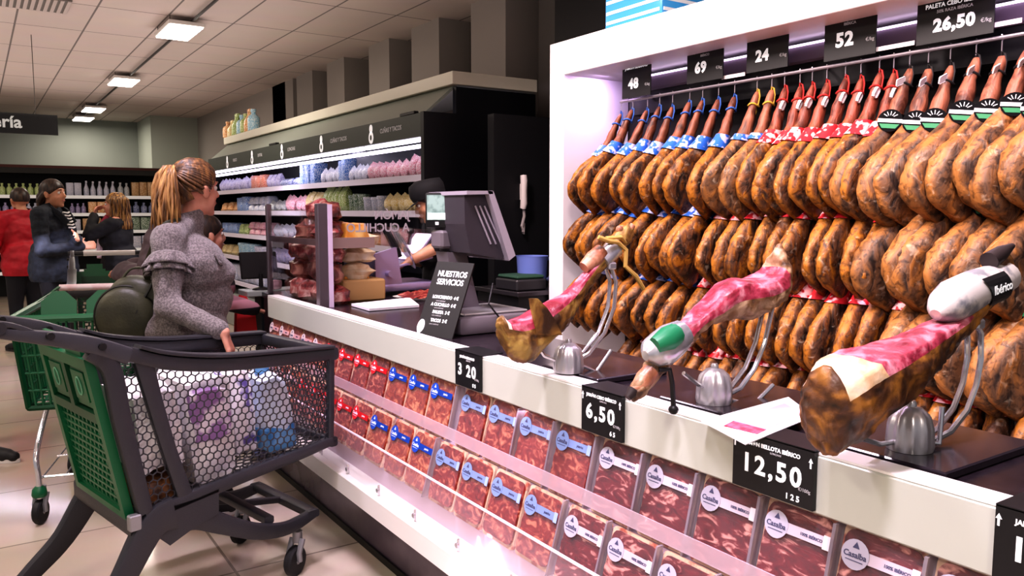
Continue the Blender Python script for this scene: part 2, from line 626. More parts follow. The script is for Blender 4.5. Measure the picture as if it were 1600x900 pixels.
packs = {}
def put_pack(kind, loc, tilt, label, group):
    if kind not in packs:
        t = packs[kind] = make_pack(kind)
        t.location = loc; t.rotation_euler = (0, tilt, 0); t['label'] = label; t['group'] = group
        return t
    return dup(packs[kind], loc, (0, tilt, 0), label, group)


rows = (('upper', 1.347, .642, [('badge', 5), ('red', 4), ('blue', 3), ('light', 4), ('white', 7)], 4.46),
        ('lower', 1.262, .455, [('badge', 4), ('red', 6), ('blue', 3), ('light', 4), ('white', 4)], 4.46))
for rname, X, Z, ks, ys in rows:
    if rname == 'upper':
        ycs = {'badge': [4.46 - .175 * i for i in range(5)], 'red': [3.585 - .178 * i for i in range(4)], 'blue': [2.87, 2.69, 2.51],
               'light': [2.285, 2.105, 1.925, 1.74], 'white': [1.545 - .182 * i for i in range(7)]}
    else:
        ycs = {'badge': [4.46 - .175 * i for i in range(4)], 'red': [3.755 - .172 * i for i in range(5)], 'blue': [2.88, 2.69, 2.51],
               'light': [2.325, 2.145, 1.965, 1.785], 'white': [1.595 - .18 * i for i in range(5)]}
    for kind, _n in ks:
        for i, yc in enumerate(ycs[kind]):
            put_pack(kind, (X, yc - (.0 if kind != 'x' else 0), Z), radians(15 if rname == 'upper' else 17),
                     KIND[kind] + ', %s from far end, %s rack' % (ORD[i + 1], rname), 'ham packs in the %s rack' % rname)
DIV = M('grey_divider', '#a49aa6', .3, alpha=.55)
for i, yy in enumerate((2.395, 2.01, 1.828, 1.637, 1.455, 1.272, 1.09, .908, .726)):
    bm = new_bm(); prism(bm, [(1.322, .645), (1.402, .645), (1.402, .84), (1.368, .84)], yy - .0035, yy + .0035, 'xz'); obj('rack_divider', bm, DIV, counter, False)
for i, yy in enumerate((2.42, 1.69, 1.508, 1.327, 1.146)):
    bm = new_bm(); prism(bm, [(1.24, .46), (1.29, .46), (1.318, .66), (1.30, .66)], yy - .003, yy + .003, 'xz'); obj('rack_divider', bm, DIV, counter, False)

# ------------------------------------------------------------------ black price tags hooked over the fascia
def price_tag(ya, yb, big, lines, small, label, size, arrows=True):
    """ya > yb: left and right ends seen from the customer side"""
    t = thing('price_tag', label, 'price tag', (0, 0, 0), group='black price tags on the counter edge')
    w = ya - yb
    bm = new_bm(); box(bm, 1.358, 1.3685, yb, ya, .853, .975); box(bm, 1.358, 1.45, yb, ya, .973, .977); obj('plate', bm, BLACK_PLASTIC, t, False)
    X = 1.3572
    text(big, size, WHITE_TXT, t, (X, ya - w * .12, .893), (0, -1, 0), (0, 0, 1), 'price_digits', 'LEFT', .0006, .0016, spacing=1.25)
    text(lines, .012, WHITE_TXT, t, (X, ya - w * .5, .952), (0, -1, 0), (0, 0, 1), 'product_lettering', 'CENTER', .0004, .0004)
    text('LONCHAS', .006, GREY_TXT, t, (X, ya - w * .55, .944), (0, -1, 0), (0, 0, 1), 'small_lettering', 'CENTER', .0004)
    text('€/100g', .010, GREY_TXT, t, (X, yb + w * .03, .887), (0, -1, 0), (0, 0, 1), 'unit_lettering', 'RIGHT', .0004)
    text(small, .017, WHITE_TXT, t, (X, yb + w * .15, .862), (0, -1, 0), (0, 0, 1), 'weight_lettering', 'RIGHT', .0004, .0004)
    if arrows:
        bm = new_bm()
        for yy, z in ((ya - .006, .953), (yb + .007, .951)):
            prism(bm, [(yy - .005, z), (yy, z + .009), (yy + .005, z)], X - .0006, X, 'yz')
            prism(bm, [(yy - .0018, z), (yy + .0018, z), (yy + .0018, z - .012), (yy - .0018, z - .012)], X - .0006, X, 'yz')
        obj('arrow_marks', bm, WHITE_TXT, t, False)


price_tag(2.384, 2.222, '3 20', 'JAMÓN SERRANO', '8 5', 'farthest black price tag on the counter edge, reading 3 20', .055, False)
price_tag(1.686, 1.521, '6,50', 'JAMÓN CEBO IBÉRICO', '6 5', 'black price tag reading 6,50 on the counter edge', .056)
price_tag(1.156, .952, '12,50', 'JAMÓN BELLOTA IBÉRICO', '1 2 5', 'black price tag reading 12,50 on the counter edge', .056)
price_tag(.612, .41, '13,50', 'JAMÓN BELLOTA IBÉRICO', '1 3 5', 'nearest black price tag, cut by the right edge of the photo', .056)
# ================================================================== HAM WALL
FRAMEW = M('ham_frame_white', '#ece6ea', .35)
fr = thing('ham_display_frame', 'big white box frame around the wall of hanging hams', 'display frame')
bm = new_bm(); box(bm, 3.08, 3.62, 4.03, 4.175, 0, 2.497, .004); obj('side_panel', bm, FRAMEW, fr, False)
bm = new_bm(); box(bm, 3.08, 3.62, -1.2, 4.029, 2.291, 2.497, .004); obj('top_band', bm, FRAMEW, fr, False)
bm = new_bm(); box(bm, 3.625, 3.655, -1.2, 4.17, 0, 2.49); obj('back_panel', bm, M('ham_wall_black', '#141014', .5), fr, False)
bm = new_bm(); box(bm, 3.42, 3.62, -1.2, 3.80, 2.04, 2.17); obj('header_panel', bm, BLACK_MATT, fr, False)
bm = new_bm(); box(bm, 3.40, 3.62, -1.2, 3.80, 2.172, 2.26, .01); obj('light_cover', bm, M('mauve_cover', '#6f5f70', .5), fr, False)
LED = M('led_strip', '#ffffff', .5, emit='#f3dcff', estr=3)
bm = new_bm(); box(bm, 3.385, 3.3995, -1.2, 3.80, 2.252, 2.26); obj('led_strip', bm, LED, fr, False)
# rails
RAILX = 3.30
ROWZ = [2.11, 1.75, 1.385, 1.03]
RAILM = M('rail_steel', '#c4bcc2', .3, .9)
for i, z in enumerate(ROWZ):
    bm = new_bm(); tube(bm, [(RAILX, -.6, z), (RAILX, 3.745 if i == 0 else 3.98, z)], .0085, 8)
    for yy in (0, 1.2, 2.4, 3.6):
        tube(bm, [(RAILX, yy, z), (3.62, yy, z + .05)], .008, 6)
    rl = obj('hanging_rail', bm, RAILM)
    tag(rl, ['top steel rail under the price signs, holding the first row of hams', 'second steel rail from the top, hidden behind the ham bellies',
             'third steel rail from the top, behind hanging hams', 'lowest steel rail behind the hanging hams'][i], 'rail')
    if i == 0:
        rail0 = rl

# ------------------------------------------------------------------ cured ham
def ham_mat(name, c_gold, c_brown, c_dark, c_shank, zt):
    m, nt, b = nodes_of(name)
    N = nt.nodes.new
    def noise(sc, det, dis, vec):
        n = N('ShaderNodeTexNoise'); n.inputs['Scale'].default_value = sc; n.inputs['Detail'].default_value = det; n.inputs['Distortion'].default_value = dis
        nt.links.new(vec, n.inputs['Vector']); return n.outputs['Fac']
    def ramp(fac, *els):
        r = N('ShaderNodeValToRGB')
        while len(r.color_ramp.elements) < len(els): r.color_ramp.elements.new(.5)
        for e, (p, c) in zip(r.color_ramp.elements, els):
            e.position = p; e.color = (*c, 1)
        nt.links.new(fac, r.inputs['Fac']); return r.outputs['Color']
    def mix(fac, c1, c2, bt='MIX'):
        x = N('ShaderNodeMix'); x.data_type = 'RGBA'; x.blend_type = bt
        if isinstance(fac, float): x.inputs[0].default_value = fac
        else: nt.links.new(fac, x.inputs[0])
        nt.links.new(c1, x.inputs[6]); nt.links.new(c2, x.inputs[7]); return x.outputs[2]
    tc = N('ShaderNodeTexCoord'); oi = N('ShaderNodeObjectInfo')
    mu = N('ShaderNodeMath'); mu.operation = 'MULTIPLY'; mu.inputs[1].default_value = 37
    nt.links.new(oi.outputs['Random'], mu.inputs[0])
    ad = N('ShaderNodeVectorMath'); ad.operation = 'ADD'
    nt.links.new(tc.outputs['Object'], ad.inputs[0]); nt.links.new(mu.outputs[0], ad.inputs[1])
    mp = N('ShaderNodeMapping'); mp.inputs['Scale'].default_value = (1.3, 1.3, .55)
    nt.links.new(ad.outputs[0], mp.inputs['Vector'])
    big = noise(9, 6, 1.0, mp.outputs[0]); fine = noise(42, 5, .6, ad.outputs[0]); mid = noise(13, 7, 1.3, mp.outputs[0])
    gold, brown, dark = lin(c_gold), lin(c_brown), lin(c_dark)
    edge = ramp(big, (.34, tuple(x * .55 for x in brown)), (.46, gold), (.66, tuple(min(1, x * 1.12) for x in gold)))
    face = ramp(mid, (.38, dark), (.47, tuple(x * .6 + .012 for x in brown)), (.56, brown), (.68, gold))
    sn = N('ShaderNodeSeparateXYZ'); nt.links.new(tc.outputs['Normal'], sn.inputs[0])
    ab = N('ShaderNodeMath'); ab.operation = 'ABSOLUTE'; nt.links.new(sn.outputs['Y'], ab.inputs[0])
    wv = N('ShaderNodeMath'); wv.operation = 'MULTIPLY_ADD'; wv.inputs[1].default_value = 1.1; nt.links.new(mid, wv.inputs[0]); nt.links.new(ab.outputs[0], wv.inputs[2])
    mr0 = N('ShaderNodeMapRange'); mr0.inputs['From Min'].default_value = .98; mr0.inputs['From Max'].default_value = 1.32; nt.links.new(wv.outputs[0], mr0.inputs['Value'])
    col = mix(mr0.outputs[0], edge, face)
    pits = ramp(fine, (.34, (.10, .07, .05)), (.5, (1, 1, 1)))
    col = mix(.72, col, pits, 'MULTIPLY')
    mould = ramp(noise(27, 6, .8, ad.outputs[0]), (.60, (0, 0, 0)), (.74, (.42, .36, .28)))
    col = mix(.45, col, mould, 'ADD')
    sx = N('ShaderNodeSeparateXYZ'); nt.links.new(tc.outputs['Object'], sx.inputs[0])
    mr = N('ShaderNodeMapRange'); mr.inputs['From Min'].default_value = zt - .06; mr.inputs['From Max'].default_value = zt + .04
    nt.links.new(sx.outputs['Z'], mr.inputs['Value'])
    cs = lin(c_shank)
    sh = ramp(mid, (.36, (cs[0] * .3, cs[1] * .25, cs[2] * .25)), (.52, cs), (.7, tuple(min(1, x * 1.35) for x in cs)))
    col = mix(mr.outputs[0], col, sh)
    nt.links.new(col, b.inputs['Base Color'])
    b.inputs['Roughness'].default_value = .55
    b.inputs['Specular IOR Level'].default_value = .35
    b.inputs['Coat Weight'].default_value = .08
    b.inputs['Coat Roughness'].default_value = .28
    bp = N('ShaderNodeBump'); bp.inputs['Strength'].default_value = .9; bp.inputs['Distance'].default_value = .012
    nt.links.new(mid, bp.inputs['Height']); nt.links.new(bp.outputs['Normal'], b.inputs['Normal'])
    return m


HAM_GOLD = ham_mat('ham_skin_golden', '#985d1a', '#613615', '#1a0d06', '#7c4632', -.25)
HAM_BROWN = ham_mat('ham_skin_brown', '#95601f', '#643916', '#1e0f06', '#8a402e', -.25)
HAM_PALE = ham_mat('ham_skin_pale', '#966230', '#6c482c', '#281a14', '#8e5640', -.25)
HAM_RED = ham_mat('ham_skin_red_shank', '#965d1a', '#613614', '#1c0e06', '#82402f', -.25)
from mathutils import noise as mnoise


HAM_S = [(-.030, .010, .008, .010), (-.048, .010, .016, .015), (-.085, .004, .022, .020), (-.120, -.002, .020, .019), (-.165, -.006, .030, .027), (-.195, -.010, .029, .026),
         (-.235, -.018, .035, .029), (-.285, -.032, .050, .037), (-.335, -.050, .073, .044), (-.385, -.068, .096, .048), (-.440, -.083, .113, .050),
         (-.500, -.094, .121, .049), (-.555, -.097, .117, .046), (-.605, -.090, .100, .040), (-.640, -.078, .074, .030), (-.662, -.066, .040, .016)]


def ham_sec(z):
    """smooth section (cx, wx, wy) at height z"""
    S = HAM_S
    for i in range(len(S) - 1):
        if S[i][0] >= z >= S[i + 1][0]:
            f = (S[i][0] - z) / (S[i][0] - S[i + 1][0])
            p = [S[max(0, i - 1)], S[i], S[i + 1], S[min(len(S) - 1, i + 2)]]
            return [.5 * (2 * p[1][k] + (p[2][k] - p[0][k]) * f + (2 * p[0][k] - 5 * p[1][k] + 4 * p[2][k] - p[3][k]) * f * f + (3 * p[1][k] - p[0][k] - 3 * p[2][k] + p[3][k]) * f ** 3) for k in (1, 2, 3)]
    return list(S[-1][1:])


def ham_mesh(seed, L=.66, w=1.0, tk=1.0):
    """hangs from (0,0,0) down; belly towards -X"""
    bm = new_bm()
    n = 24
    rings = []
    NR = 30
    for i in range(NR + 1):
        z = -.030 - .632 * i / NR
        cx, wx, wy = ham_sec(z)
        am = min(1, max(.25, (-z - .22) * 6))
        ring = []
        for j in range(n):
            a = 2 * pi * j / n
            sa, ca = sin(a), cos(a)
            # broad flat sides, rounded fat edge, hollow along the bone
            fx = wx * w * ca
            fy = wy * tk * sa * (1 - .15 * ca) * (1 - .22 * max(0, -z - .3) * 3 * max(0, 1 - abs(ca + .15) * 2.2))
            p = V((cx * w + fx, fy, z - .03 * ca * max(0, -z - .45) * 3))
            q = V((p.x * 13 + seed * 7.3, p.y * 13, p.z * 11))
            dsp = mnoise.noise(q) * .014 + (abs(mnoise.noise(q * 2.1)) - .2) * .013 + mnoise.noise(q * 5.5) * .0035
            nr = V((ca / max(wx, .01), sa / max(wy, .01), 0)).normalized()
            ring.append(p + nr * dsp * am)
        rings.append(ring)
    loft(bm, rings)
    return bm


def band_mesh(z0, z1, grow=.004, tk=1.0, w=1.0):
    """paper band round the shank: follows the ham section between z0 and z1"""
    bm = new_bm()
    rings = []
    for i in range(5):
        z = z0 + (z1 - z0) * i / 4
        cx, wx, wy = ham_sec(z)
        rings.append([V((cx * w + (wx * w + grow + .004) * cos(a) * 1.05, (wy * tk + grow) * sin(a) * (1 - .18 * cos(a)) * 1.06, z)) for a in [2 * pi * j / 18 for j in range(18)]])
    loft(bm, rings, cap=False)
    return bm


def hook_mesh():
    bm = new_bm()
    pts = [(0, 0, .012), (.012, 0, .010), (.012, 0, -.004), (.004, 0, -.012), (.004, 0, -.05)]
    tube(bm, pts, .0022, 5)
    return bm


def cord_mesh(seed):
    """loop of cord knotted round the ankle and up to the hook"""
    rnd = random.Random(seed)
    bm = new_bm()
    ring = [(.004 + .027 * cos(a), .025 * sin(a), -.095 + .006 * sin(2 * a)) for a in [2 * pi * i / 12 for i in range(12)]]
    tube(bm, ring, .0045, 6, closed=True)
    tube(bm, [(.02, .012, -.095), (.022, .016, -.06), (.016, .008, -.03), (.006, 0, -.012), (.012, -.010, -.02), (.020, -.014, -.05), (.016, -.018, -.095)], .004, 6)
    tube(bm, [(.024, .012, -.09), (.036, .018, -.12), (.030, .022, -.15)], .0035, 6)
    ball(bm, (.026, .008, -.09), .009, 8, 6)
    return bm


def bandmat(name, c1, c2, sc=34, lo=.5, hi=.56):
    return M(name, c1, .4, col2=c2, scale=sc, lo=lo, hi=hi, detail=1, rand=1)


BLUEBAND = bandmat('blue_printed_band', '#2f66c8', '#c9c6ea')
REDBAND = bandmat('red_printed_band', '#c2252f', '#f0b8b8')
BLKBAND = M('black_band', '#08080a', .8, spec=.15)
YCORD = M('yellow_cord', '#c9a23c', .7)
BCORD = M('blue_cord', '#3b66b8', .7)
RCORD = M('red_cord', '#b02a26', .7)
KCORD = M('dark_cord', '#1d1a1a', .7)
TAGW = M('white_tag', '#e6dedf', .6)
SEALW = M('label_white_stripe', '#e4e4ea', .45)
SEALG = M('label_green', '#2a7d4f', .45)

protos = {}


def ham_proto(kind, var):
    key = (kind, var)
    if key in protos:
        return protos[key]
    skin = {'blue': HAM_GOLD, 'yellow': HAM_PALE, 'red': HAM_RED, 'black': HAM_PALE, 'plain': HAM_BROWN}[kind]
    w, tk = {'black': (1.05, 1.15), 'yellow': (1.02, 1.0)}.get(kind, (1.0, .84 + .05 * var))
    t = thing('cured_ham', 'cured ham', 'ham')
    obj('leg_meat', ham_mesh(var * 11 + len(kind), w=w, tk=tk), skin, t, ang=180)
    if kind in ('blue', 'yellow'):
        bm = band_mesh(-.235, -.31, tk=tk, w=w) if kind == 'blue' else band_mesh(-.245, -.275, tk=tk, w=w)
        obj('paper_band', bm, BLUEBAND, t, ang=180)
        obj('hanging_cord', cord_mesh(var), BCORD if kind == 'blue' else YCORD, t)
    elif kind == 'red':
        obj('paper_band', band_mesh(-.245, -.315, tk=tk, w=w), REDBAND, t, ang=180)
        obj('hanging_cord', cord_mesh(var), RCORD, t)
        bm = new_bm(); obox(bm, (-.02, -.034, -.125), (.034, .003, .045), (.2, .3, .5), .008); obj('white_tag', bm, TAGW, t, False)
    elif kind == 'black':
        b = obj('paper_band', band_mesh(-.215, -.235, tk=tk, w=w), BLKBAND, t, ang=180)
        bm = new_bm()
        r = .047
        prism(bm, [(r * cos(a), r * .95 * sin(a)) for a in [2 * pi * i / 22 for i in range(22)]], -.003, .0, 'xz')
        s = obj('round_seal', bm, BLKBAND, t, False, loc=(-.056, -.050, -.25), rot=(.0, .0, radians(-42)))
        bm = new_bm(); prism(bm, [(-.046, -.008), (.046, -.008), (.046, .006), (-.046, .006)], -.0045, -.0032, 'xz')
        obj('seal_stripe', bm, SEALW, s, False)
        bm = new_bm(); prism(bm, [(-.038, -.014), (.038, -.014), (.026, -.031), (-.026, -.031)], -.0045, -.0032, 'xz')
        obj('seal_lower_field', bm, SEALG, s, False)
        bm = new_bm()
        for a in range(5):
            aa = radians(30 + a * 30)
            tube(bm, [(.014 * cos(aa), -.004, .012 + .008 * sin(aa)), (.030 * cos(aa), -.004, .012 + .024 * sin(aa))], .0017, 5)
        obj('seal_emblem', bm, SEALW, s, False)
        obj('hanging_cord', cord_mesh(var), KCORD, t)
        bm = new_bm(); obox(bm, (-.034, -.03, -.09), (.05, .003, .03), (.3, -.5, .4), .004); obj('white_tag', bm, TAGW, t, False)
    protos[key] = t
    t['_used'] = False
    return t


def put_ham(kind, var, loc, rotz, label, group, s=1.0, tilt=0.0, lean=0.0):
    p = ham_proto(kind, var)
    if not p.get('_used'):
        p['_used'] = True
        o = p
        o.location = loc; o.rotation_euler = (lean, tilt, rotz); o['label'] = label; o['group'] = group
        o.scale = (s, s, s)
    else:
        o = dup(p, loc, (lean, tilt, rotz), label, group, (s, s, s))
    if '_used' in o and o is not p:
        del o['_used']
    return o


rnd = random.Random(5)
DESC = {'blue': 'golden cured ham with blue paper band', 'yellow': 'pale cured ham hung by yellow cord', 'red': 'brown cured ham with red paper band',
        'black': 'large pale ham with round black seal', 'plain': 'plain brown cured ham'}
ROWN = ['top', 'second', 'third', 'bottom']
y_row1 = [3.743, 3.64, 3.514, 3.413, 3.311, 3.18, 3.086, 2.974, 2.866, 2.723, 2.633, 2.558, 2.47, 2.403, 2.325, 2.23, 2.154, 2.066, 2.0, 1.93, 1.85, 1.76, 1.66, 1.565, 1.48, 1.40, 1.31]
kinds1 = ['blue'] * 9 + ['yellow'] * 2 + ['red'] * 8 + ['black'] * 8
y_row2 = [3.79 - .097 * i + rnd.uniform(-.012, .012) for i in range(26)]
kinds2 = ['blue'] * 10 + ['red'] * 10 + ['black'] * 6
y_row3 = [3.79 - .096 * i + rnd.uniform(-.012, .012) for i in range(27)]
kinds3 = ['blue'] * 9 + ['red'] * 12 + ['black'] * 6
y_row4 = [3.40 - .098 * i + rnd.uniform(-.012, .012) for i in range(22)]
kinds4 = ['red'] * 22
for r, (ys, ks) in enumerate(((y_row1, kinds1), (y_row2, kinds2), (y_row3, kinds3), (y_row4, kinds4))):
    cnt = {}
    for i, (yy, kd) in enumerate(zip(ys, ks)):
        if kd == 'red' and r == 0 and i == 11:
            pass
        cnt[kd] = cnt.get(kd, 0) + 1
        rz = rnd.uniform(-.12, .12) + (radians(-22) if kd == 'black' else 0)
        if r == 0 and 8 < i < 20:
            rz -= radians(12)
        s = rnd.uniform(.96, 1.03) * (1.03 if kd == 'black' else 1)
        put_ham(kd, i % 3, (RAILX, yy, ROWZ[r] - .025 - rnd.uniform(0, .02)), rz,
                '%s, %s such from left, %s row' % (DESC[kd], ORD[cnt[kd]], ROWN[r]), 'cured hams hanging in the %s row' % ROWN[r], s, radians(rnd.uniform(9, 13) if kd == 'blue' else rnd.uniform(5, 9)), radians(max(0, 13 - 1.1 * i) + rnd.uniform(-1.5, 1.5)))
        if r == 0:
            h = obj('hook', hook_mesh(), RAILM, rail0, loc=(RAILX, yy, ROWZ[0]))
for p in protos.values():
    if '_used' in p:
        del p['_used']

# ------------------------------------------------------------------ black price signs above the hams
def ham_sign(x0, x1, ytop, ybot, big, l1, l2, label, X=3.27):
    A = on_x(x0, ybot, X); Bp = on_x(x1, ybot, X); Tp = on_x(x0, ytop, X)
    ya, yb, z0, z1 = A.y, Bp.y, A.z, max(Tp.z, A.z + .16)
    w = ya - yb
    t = thing('price_sign', label, 'price sign', group='black price signs over the hanging hams')
    bm = new_bm(); box(bm, X, X + .006, yb, ya, z0, z1); obj('board', bm, BLACK_PLASTIC, t, False)
    XX = X - .0008
    h = z1 - z0
    text(big, h * .36, WHITE_TXT, t, (XX, ya - w * .23, z0 + h * .24), (0, -1, 0), (0, 0, 1), 'price_digits', 'LEFT', .0006, .0035, spacing=1.1)
    text(l1, .024, WHITE_TXT, t, (XX, ya - w * .5, z0 + h * .74), (0, -1, 0), (0, 0, 1), 'product_lettering', 'CENTER', .0004, .0006, sx=min(1, w / (.0165 * len(l1))))
    text(l2, .017, GREY_TXT, t, (XX, ya - w * .5, z0 + h * .62), (0, -1, 0), (0, 0, 1), 'product_lettering', 'CENTER', .0004, .0003)
    text('€/kg', .022, GREY_TXT, t, (XX, yb + w * .03, z0 + h * .25), (0, -1, 0), (0, 0, 1), 'unit_lettering', 'RIGHT', .0004)
    for s in (ya - w * .2, yb + w * .2):
        bm = new_bm(); tube(bm, [(X + .003, s, z1), (X + .003, s, 2.2905)], .003, 6); obj('hanger', bm, RAILM, t)


ham_sign(972, 1016, 96, 155, '48', 'JAMÓN SERRANO', '', 'leftmost black hanging sign, reading 48')
ham_sign(1073, 1129, 70, 132, '69', 'JAMÓN CEBO', 'IBÉRICO', 'second black hanging sign from the left, reading 69')
ham_sign(1166, 1230, 50, 115, '24', 'PALETA SERRANA', '', 'third black hanging sign from the left, reading 24')
ham_sign(1287, 1367, 16, 97, '52', 'PALETA CEBO IBÉRICA', 'IBÉRICA', 'fourth black hanging sign from the left, reading 52')
ham_sign(1431, 1551, 0, 72, '26,50', 'PALETA CEBO IBÉRICA', '50% RAZA IBÉRICA', 'rightmost and biggest black hanging sign, reading 26,50')
# white strip labels on the rail
_seen = 0
for xa, xb, yb_ in ((1368, 1430, 78), (1552, 1598, 40), (1129, 1165, 122)):
    a = on_x(xa, yb_, 3.295); b = on_x(xb, yb_ - (xb - xa) * .17, 3.295)
    bm = new_bm(); box(bm, 3.288, 3.292, b.y, a.y, a.z - .009, a.z + .009)
    tag(obj('shelf_strip', bm, TAGW, None, False), {1368: 'thin white label strip left of the biggest hanging sign', 1552: 'thin white label strip at the right edge, beyond the last hanging sign', 1129: 'short white label strip between the second and third hanging signs'}[xa], 'label strip')

# blue and white cartons lying on top of the frame
p = on_x(1020, 30, 3.3)
t = thing('wrapped_carton', 'blue wrapped carton with white stripes lying on top of the white frame', 'carton', (3.34, p.y, 2.4975))
bm = new_bm(); box(bm, -.2, .2, -.24, .24, 0, .24, .02, 2); obj('carton_body', bm, M('blue_glow_wrap', '#3f8fc9', .25, emit='#3a8fd0', estr=.15), t)  # blue light on the carton put into the wrap as a faint glow
bm = new_bm()
for z in (.035, .09, .15):
    box(bm, -.203, -.2, -.22, .22, z, z + .018); box(bm, -.19, .19, -.243, -.24, z, z + .018)
obj('white_stripes', bm, M('wrap_white', '#e9eff2', .4), t, False)
# ================================================================== DAIRY CHILLER
NEAR, FAR = 5.2, 11.6
chill = thing('wall_chiller', 'long open dairy chiller with black end panel and white top along the right wall', 'chiller')
CH_BLACK = M('chiller_black', '#0a0a10', .4)
CH_IN = M('chiller_inside', '#23222e', .5)
SHELFW = M('chiller_shelf_white', '#d9d3e2', .35)
SOFF = M('chiller_soffit', '#8d958c', .4)
HEAD = M('chiller_header', '#3a403a', .5)
CREAM = M('chiller_top_cream', '#dcd8c6', .4)
bm = new_bm(); prism(bm, [(2.715, 0), (3.7, 0), (3.7, 2.36), (2.985, 2.36), (2.985, 2.165), (2.715, 2.165)], NEAR, NEAR + .05, 'xz'); obj('end_panel', bm, CH_BLACK, chill, False)
bm = new_bm(); prism(bm, [(2.73, 0), (3.69, 0), (3.69, 2.3), (3.0, 2.3), (3.0, 2.165), (2.73, 2.165)], FAR, FAR + .05, 'xz'); obj('end_panel', bm, CH_BLACK, chill, False)
bm = new_bm(); box(bm, 3.42, 3.69, NEAR + .051, FAR, .3, 2.2); obj('back_panel', bm, CH_IN, chill, False)
bm = new_bm(); box(bm, 2.95, 3.71, NEAR - .01, FAR + .06, 2.375, 2.47, .004); obj('top_board', bm, CREAM, chill, False)
bm = new_bm(); prism(bm, [(2.745, 2.16), (2.99, 2.371), (3.02, 2.371), (2.775, 2.16)], NEAR + .051, FAR, 'xz'); obj('soffit', bm, SOFF, chill, False)
bm = new_bm(); box(bm, 2.718, 2.742, NEAR + .051, FAR, 1.99, 2.16); hd = obj('header_sign', bm, HEAD, chill, False)
LEDW = M('chiller_led', '#ffffff', .5, emit='#f0e6ff', estr=3.2)
bm = new_bm()
for i in range(6):
    a = NEAR + .06 + i * 1.05
    box(bm, 2.72, 2.745, a, a + 1.0, 1.955, 1.985)
    box(bm, 2.745, 2.78, a, a + 1.0, 1.915, 1.94)
obj('light_strip', bm, LEDW, chill, False)
for (px, s) in ((580, 'CUÑAS Y TACOS'), (502, 'CUÑAS Y TACOS'), (440, 'LONCHAS'), (393, 'UNTAR'), (354, 'FRESCO')):
    p = on_x(px, 220, 2.717)
    bm = new_bm()
    ov = lambda cx, cz, rx, rz: [(cx + rx * cos(a), cz + rz * sin(a)) for a in [2 * pi * i / 14 for i in range(14)]]
    prism(bm, ov(p.y, 2.045, .045, .05), 2.7145, 2.7175, 'yz')
    prism(bm, ov(p.y, 2.115, .03, .035), 2.7145, 2.7175, 'yz')
    ic = obj('header_icon', bm, WHITE_TXT, hd, False)
    bm = new_bm(); prism(bm, ov(p.y, 2.045, .018, .022), 2.713, 2.7144, 'yz'); obj('header_icon_mark', bm, HEAD, hd, False)
    q = on_x(px + (14 if px > 500 else 9), 220, 2.717)
    text(s, .05, GREY_TXT, hd, (2.7165, q.y, 2.065), (0, -1, 0), (0, 0, 1), 'header_lettering', 'LEFT' , .0006, .001)
for px in (303 + 340, 430):
    p = on_x(px, 190, 2.76)
    bm = new_bm(); box(bm, 2.72, 2.76, p.y - .12, p.y + .12, 2.162, 2.185, .004); obj('header_clip', bm, BLACK_PLASTIC, chill, False)
TIER = [1.715, 1.45, 1.165, .88, .56]
for z in TIER:
    bm = new_bm(); box(bm, 2.76, 3.42, NEAR + .051, FAR, z - .03, z - .012)
    sh = obj('shelf', bm, CH_IN, chill, False)
    bm = new_bm(); box(bm, 2.735, 2.7595, NEAR + .051, FAR, z - .045, z + .005); obj('price_rail', bm, SHELFW, sh, False)
bm = new_bm(); box(bm, 2.66, 3.69, NEAR + .051, FAR, .0, .38, .01); obj('base_front', bm, M('chiller_base', '#8d8f8a', .5), chill, False)

# ------------------------------------------------------------------ goods: a few shapes, one mesh per item
def pk(name, c1, c2, sc=22, lo=.48, hi=.54, **k):
    return M(name, c1, .35, col2=c2, scale=sc, lo=lo, hi=hi, detail=1.5, rand=1, **k)


G = {'lilac': pk('print_lilac', '#d9d3ea', '#8f8cc4'), 'white': pk('print_white', '#e6e4ee', '#a9b4d0'), 'red': pk('print_red', '#d04a34', '#ecc9b8'),
     'blue': pk('print_blue', '#2f6fc4', '#cfdcf0'), 'pink': pk('print_pink', '#d97a90', '#f0dfe6'), 'orange': pk('print_orange', '#e0862e', '#f4e3c0'),
     'green': pk('print_green', '#8fb24a', '#e3e8c0'), 'yellow': pk('print_yellow', '#e0c46a', '#f4ead0'), 'grey': pk('print_grey', '#9aa0a8', '#dfe3e6'),
     'dkgreen': pk('print_dark_green', '#2f5a3a', '#c9d6c9'), 'brown': pk('print_brown', '#a8764a', '#e0c49a'), 'purple': pk('print_purple', '#5b4a8c', '#d9d0ea'),
     'navy': pk('print_navy', '#23306a', '#c0c8e4'), 'cyan': pk('print_cyan', '#7fc0dc', '#e3f2f6')}
CN = {'lilac': 'lilac and white', 'white': 'white', 'red': 'red', 'blue': 'blue', 'pink': 'pink and white', 'orange': 'orange', 'green': 'green', 'yellow': 'pale yellow',
      'grey': 'grey', 'dkgreen': 'dark green', 'brown': 'brown', 'purple': 'purple', 'navy': 'navy blue', 'cyan': 'light blue'}
LIDW = M('lid_white', '#e6e6ea', .4)
_goods = {}


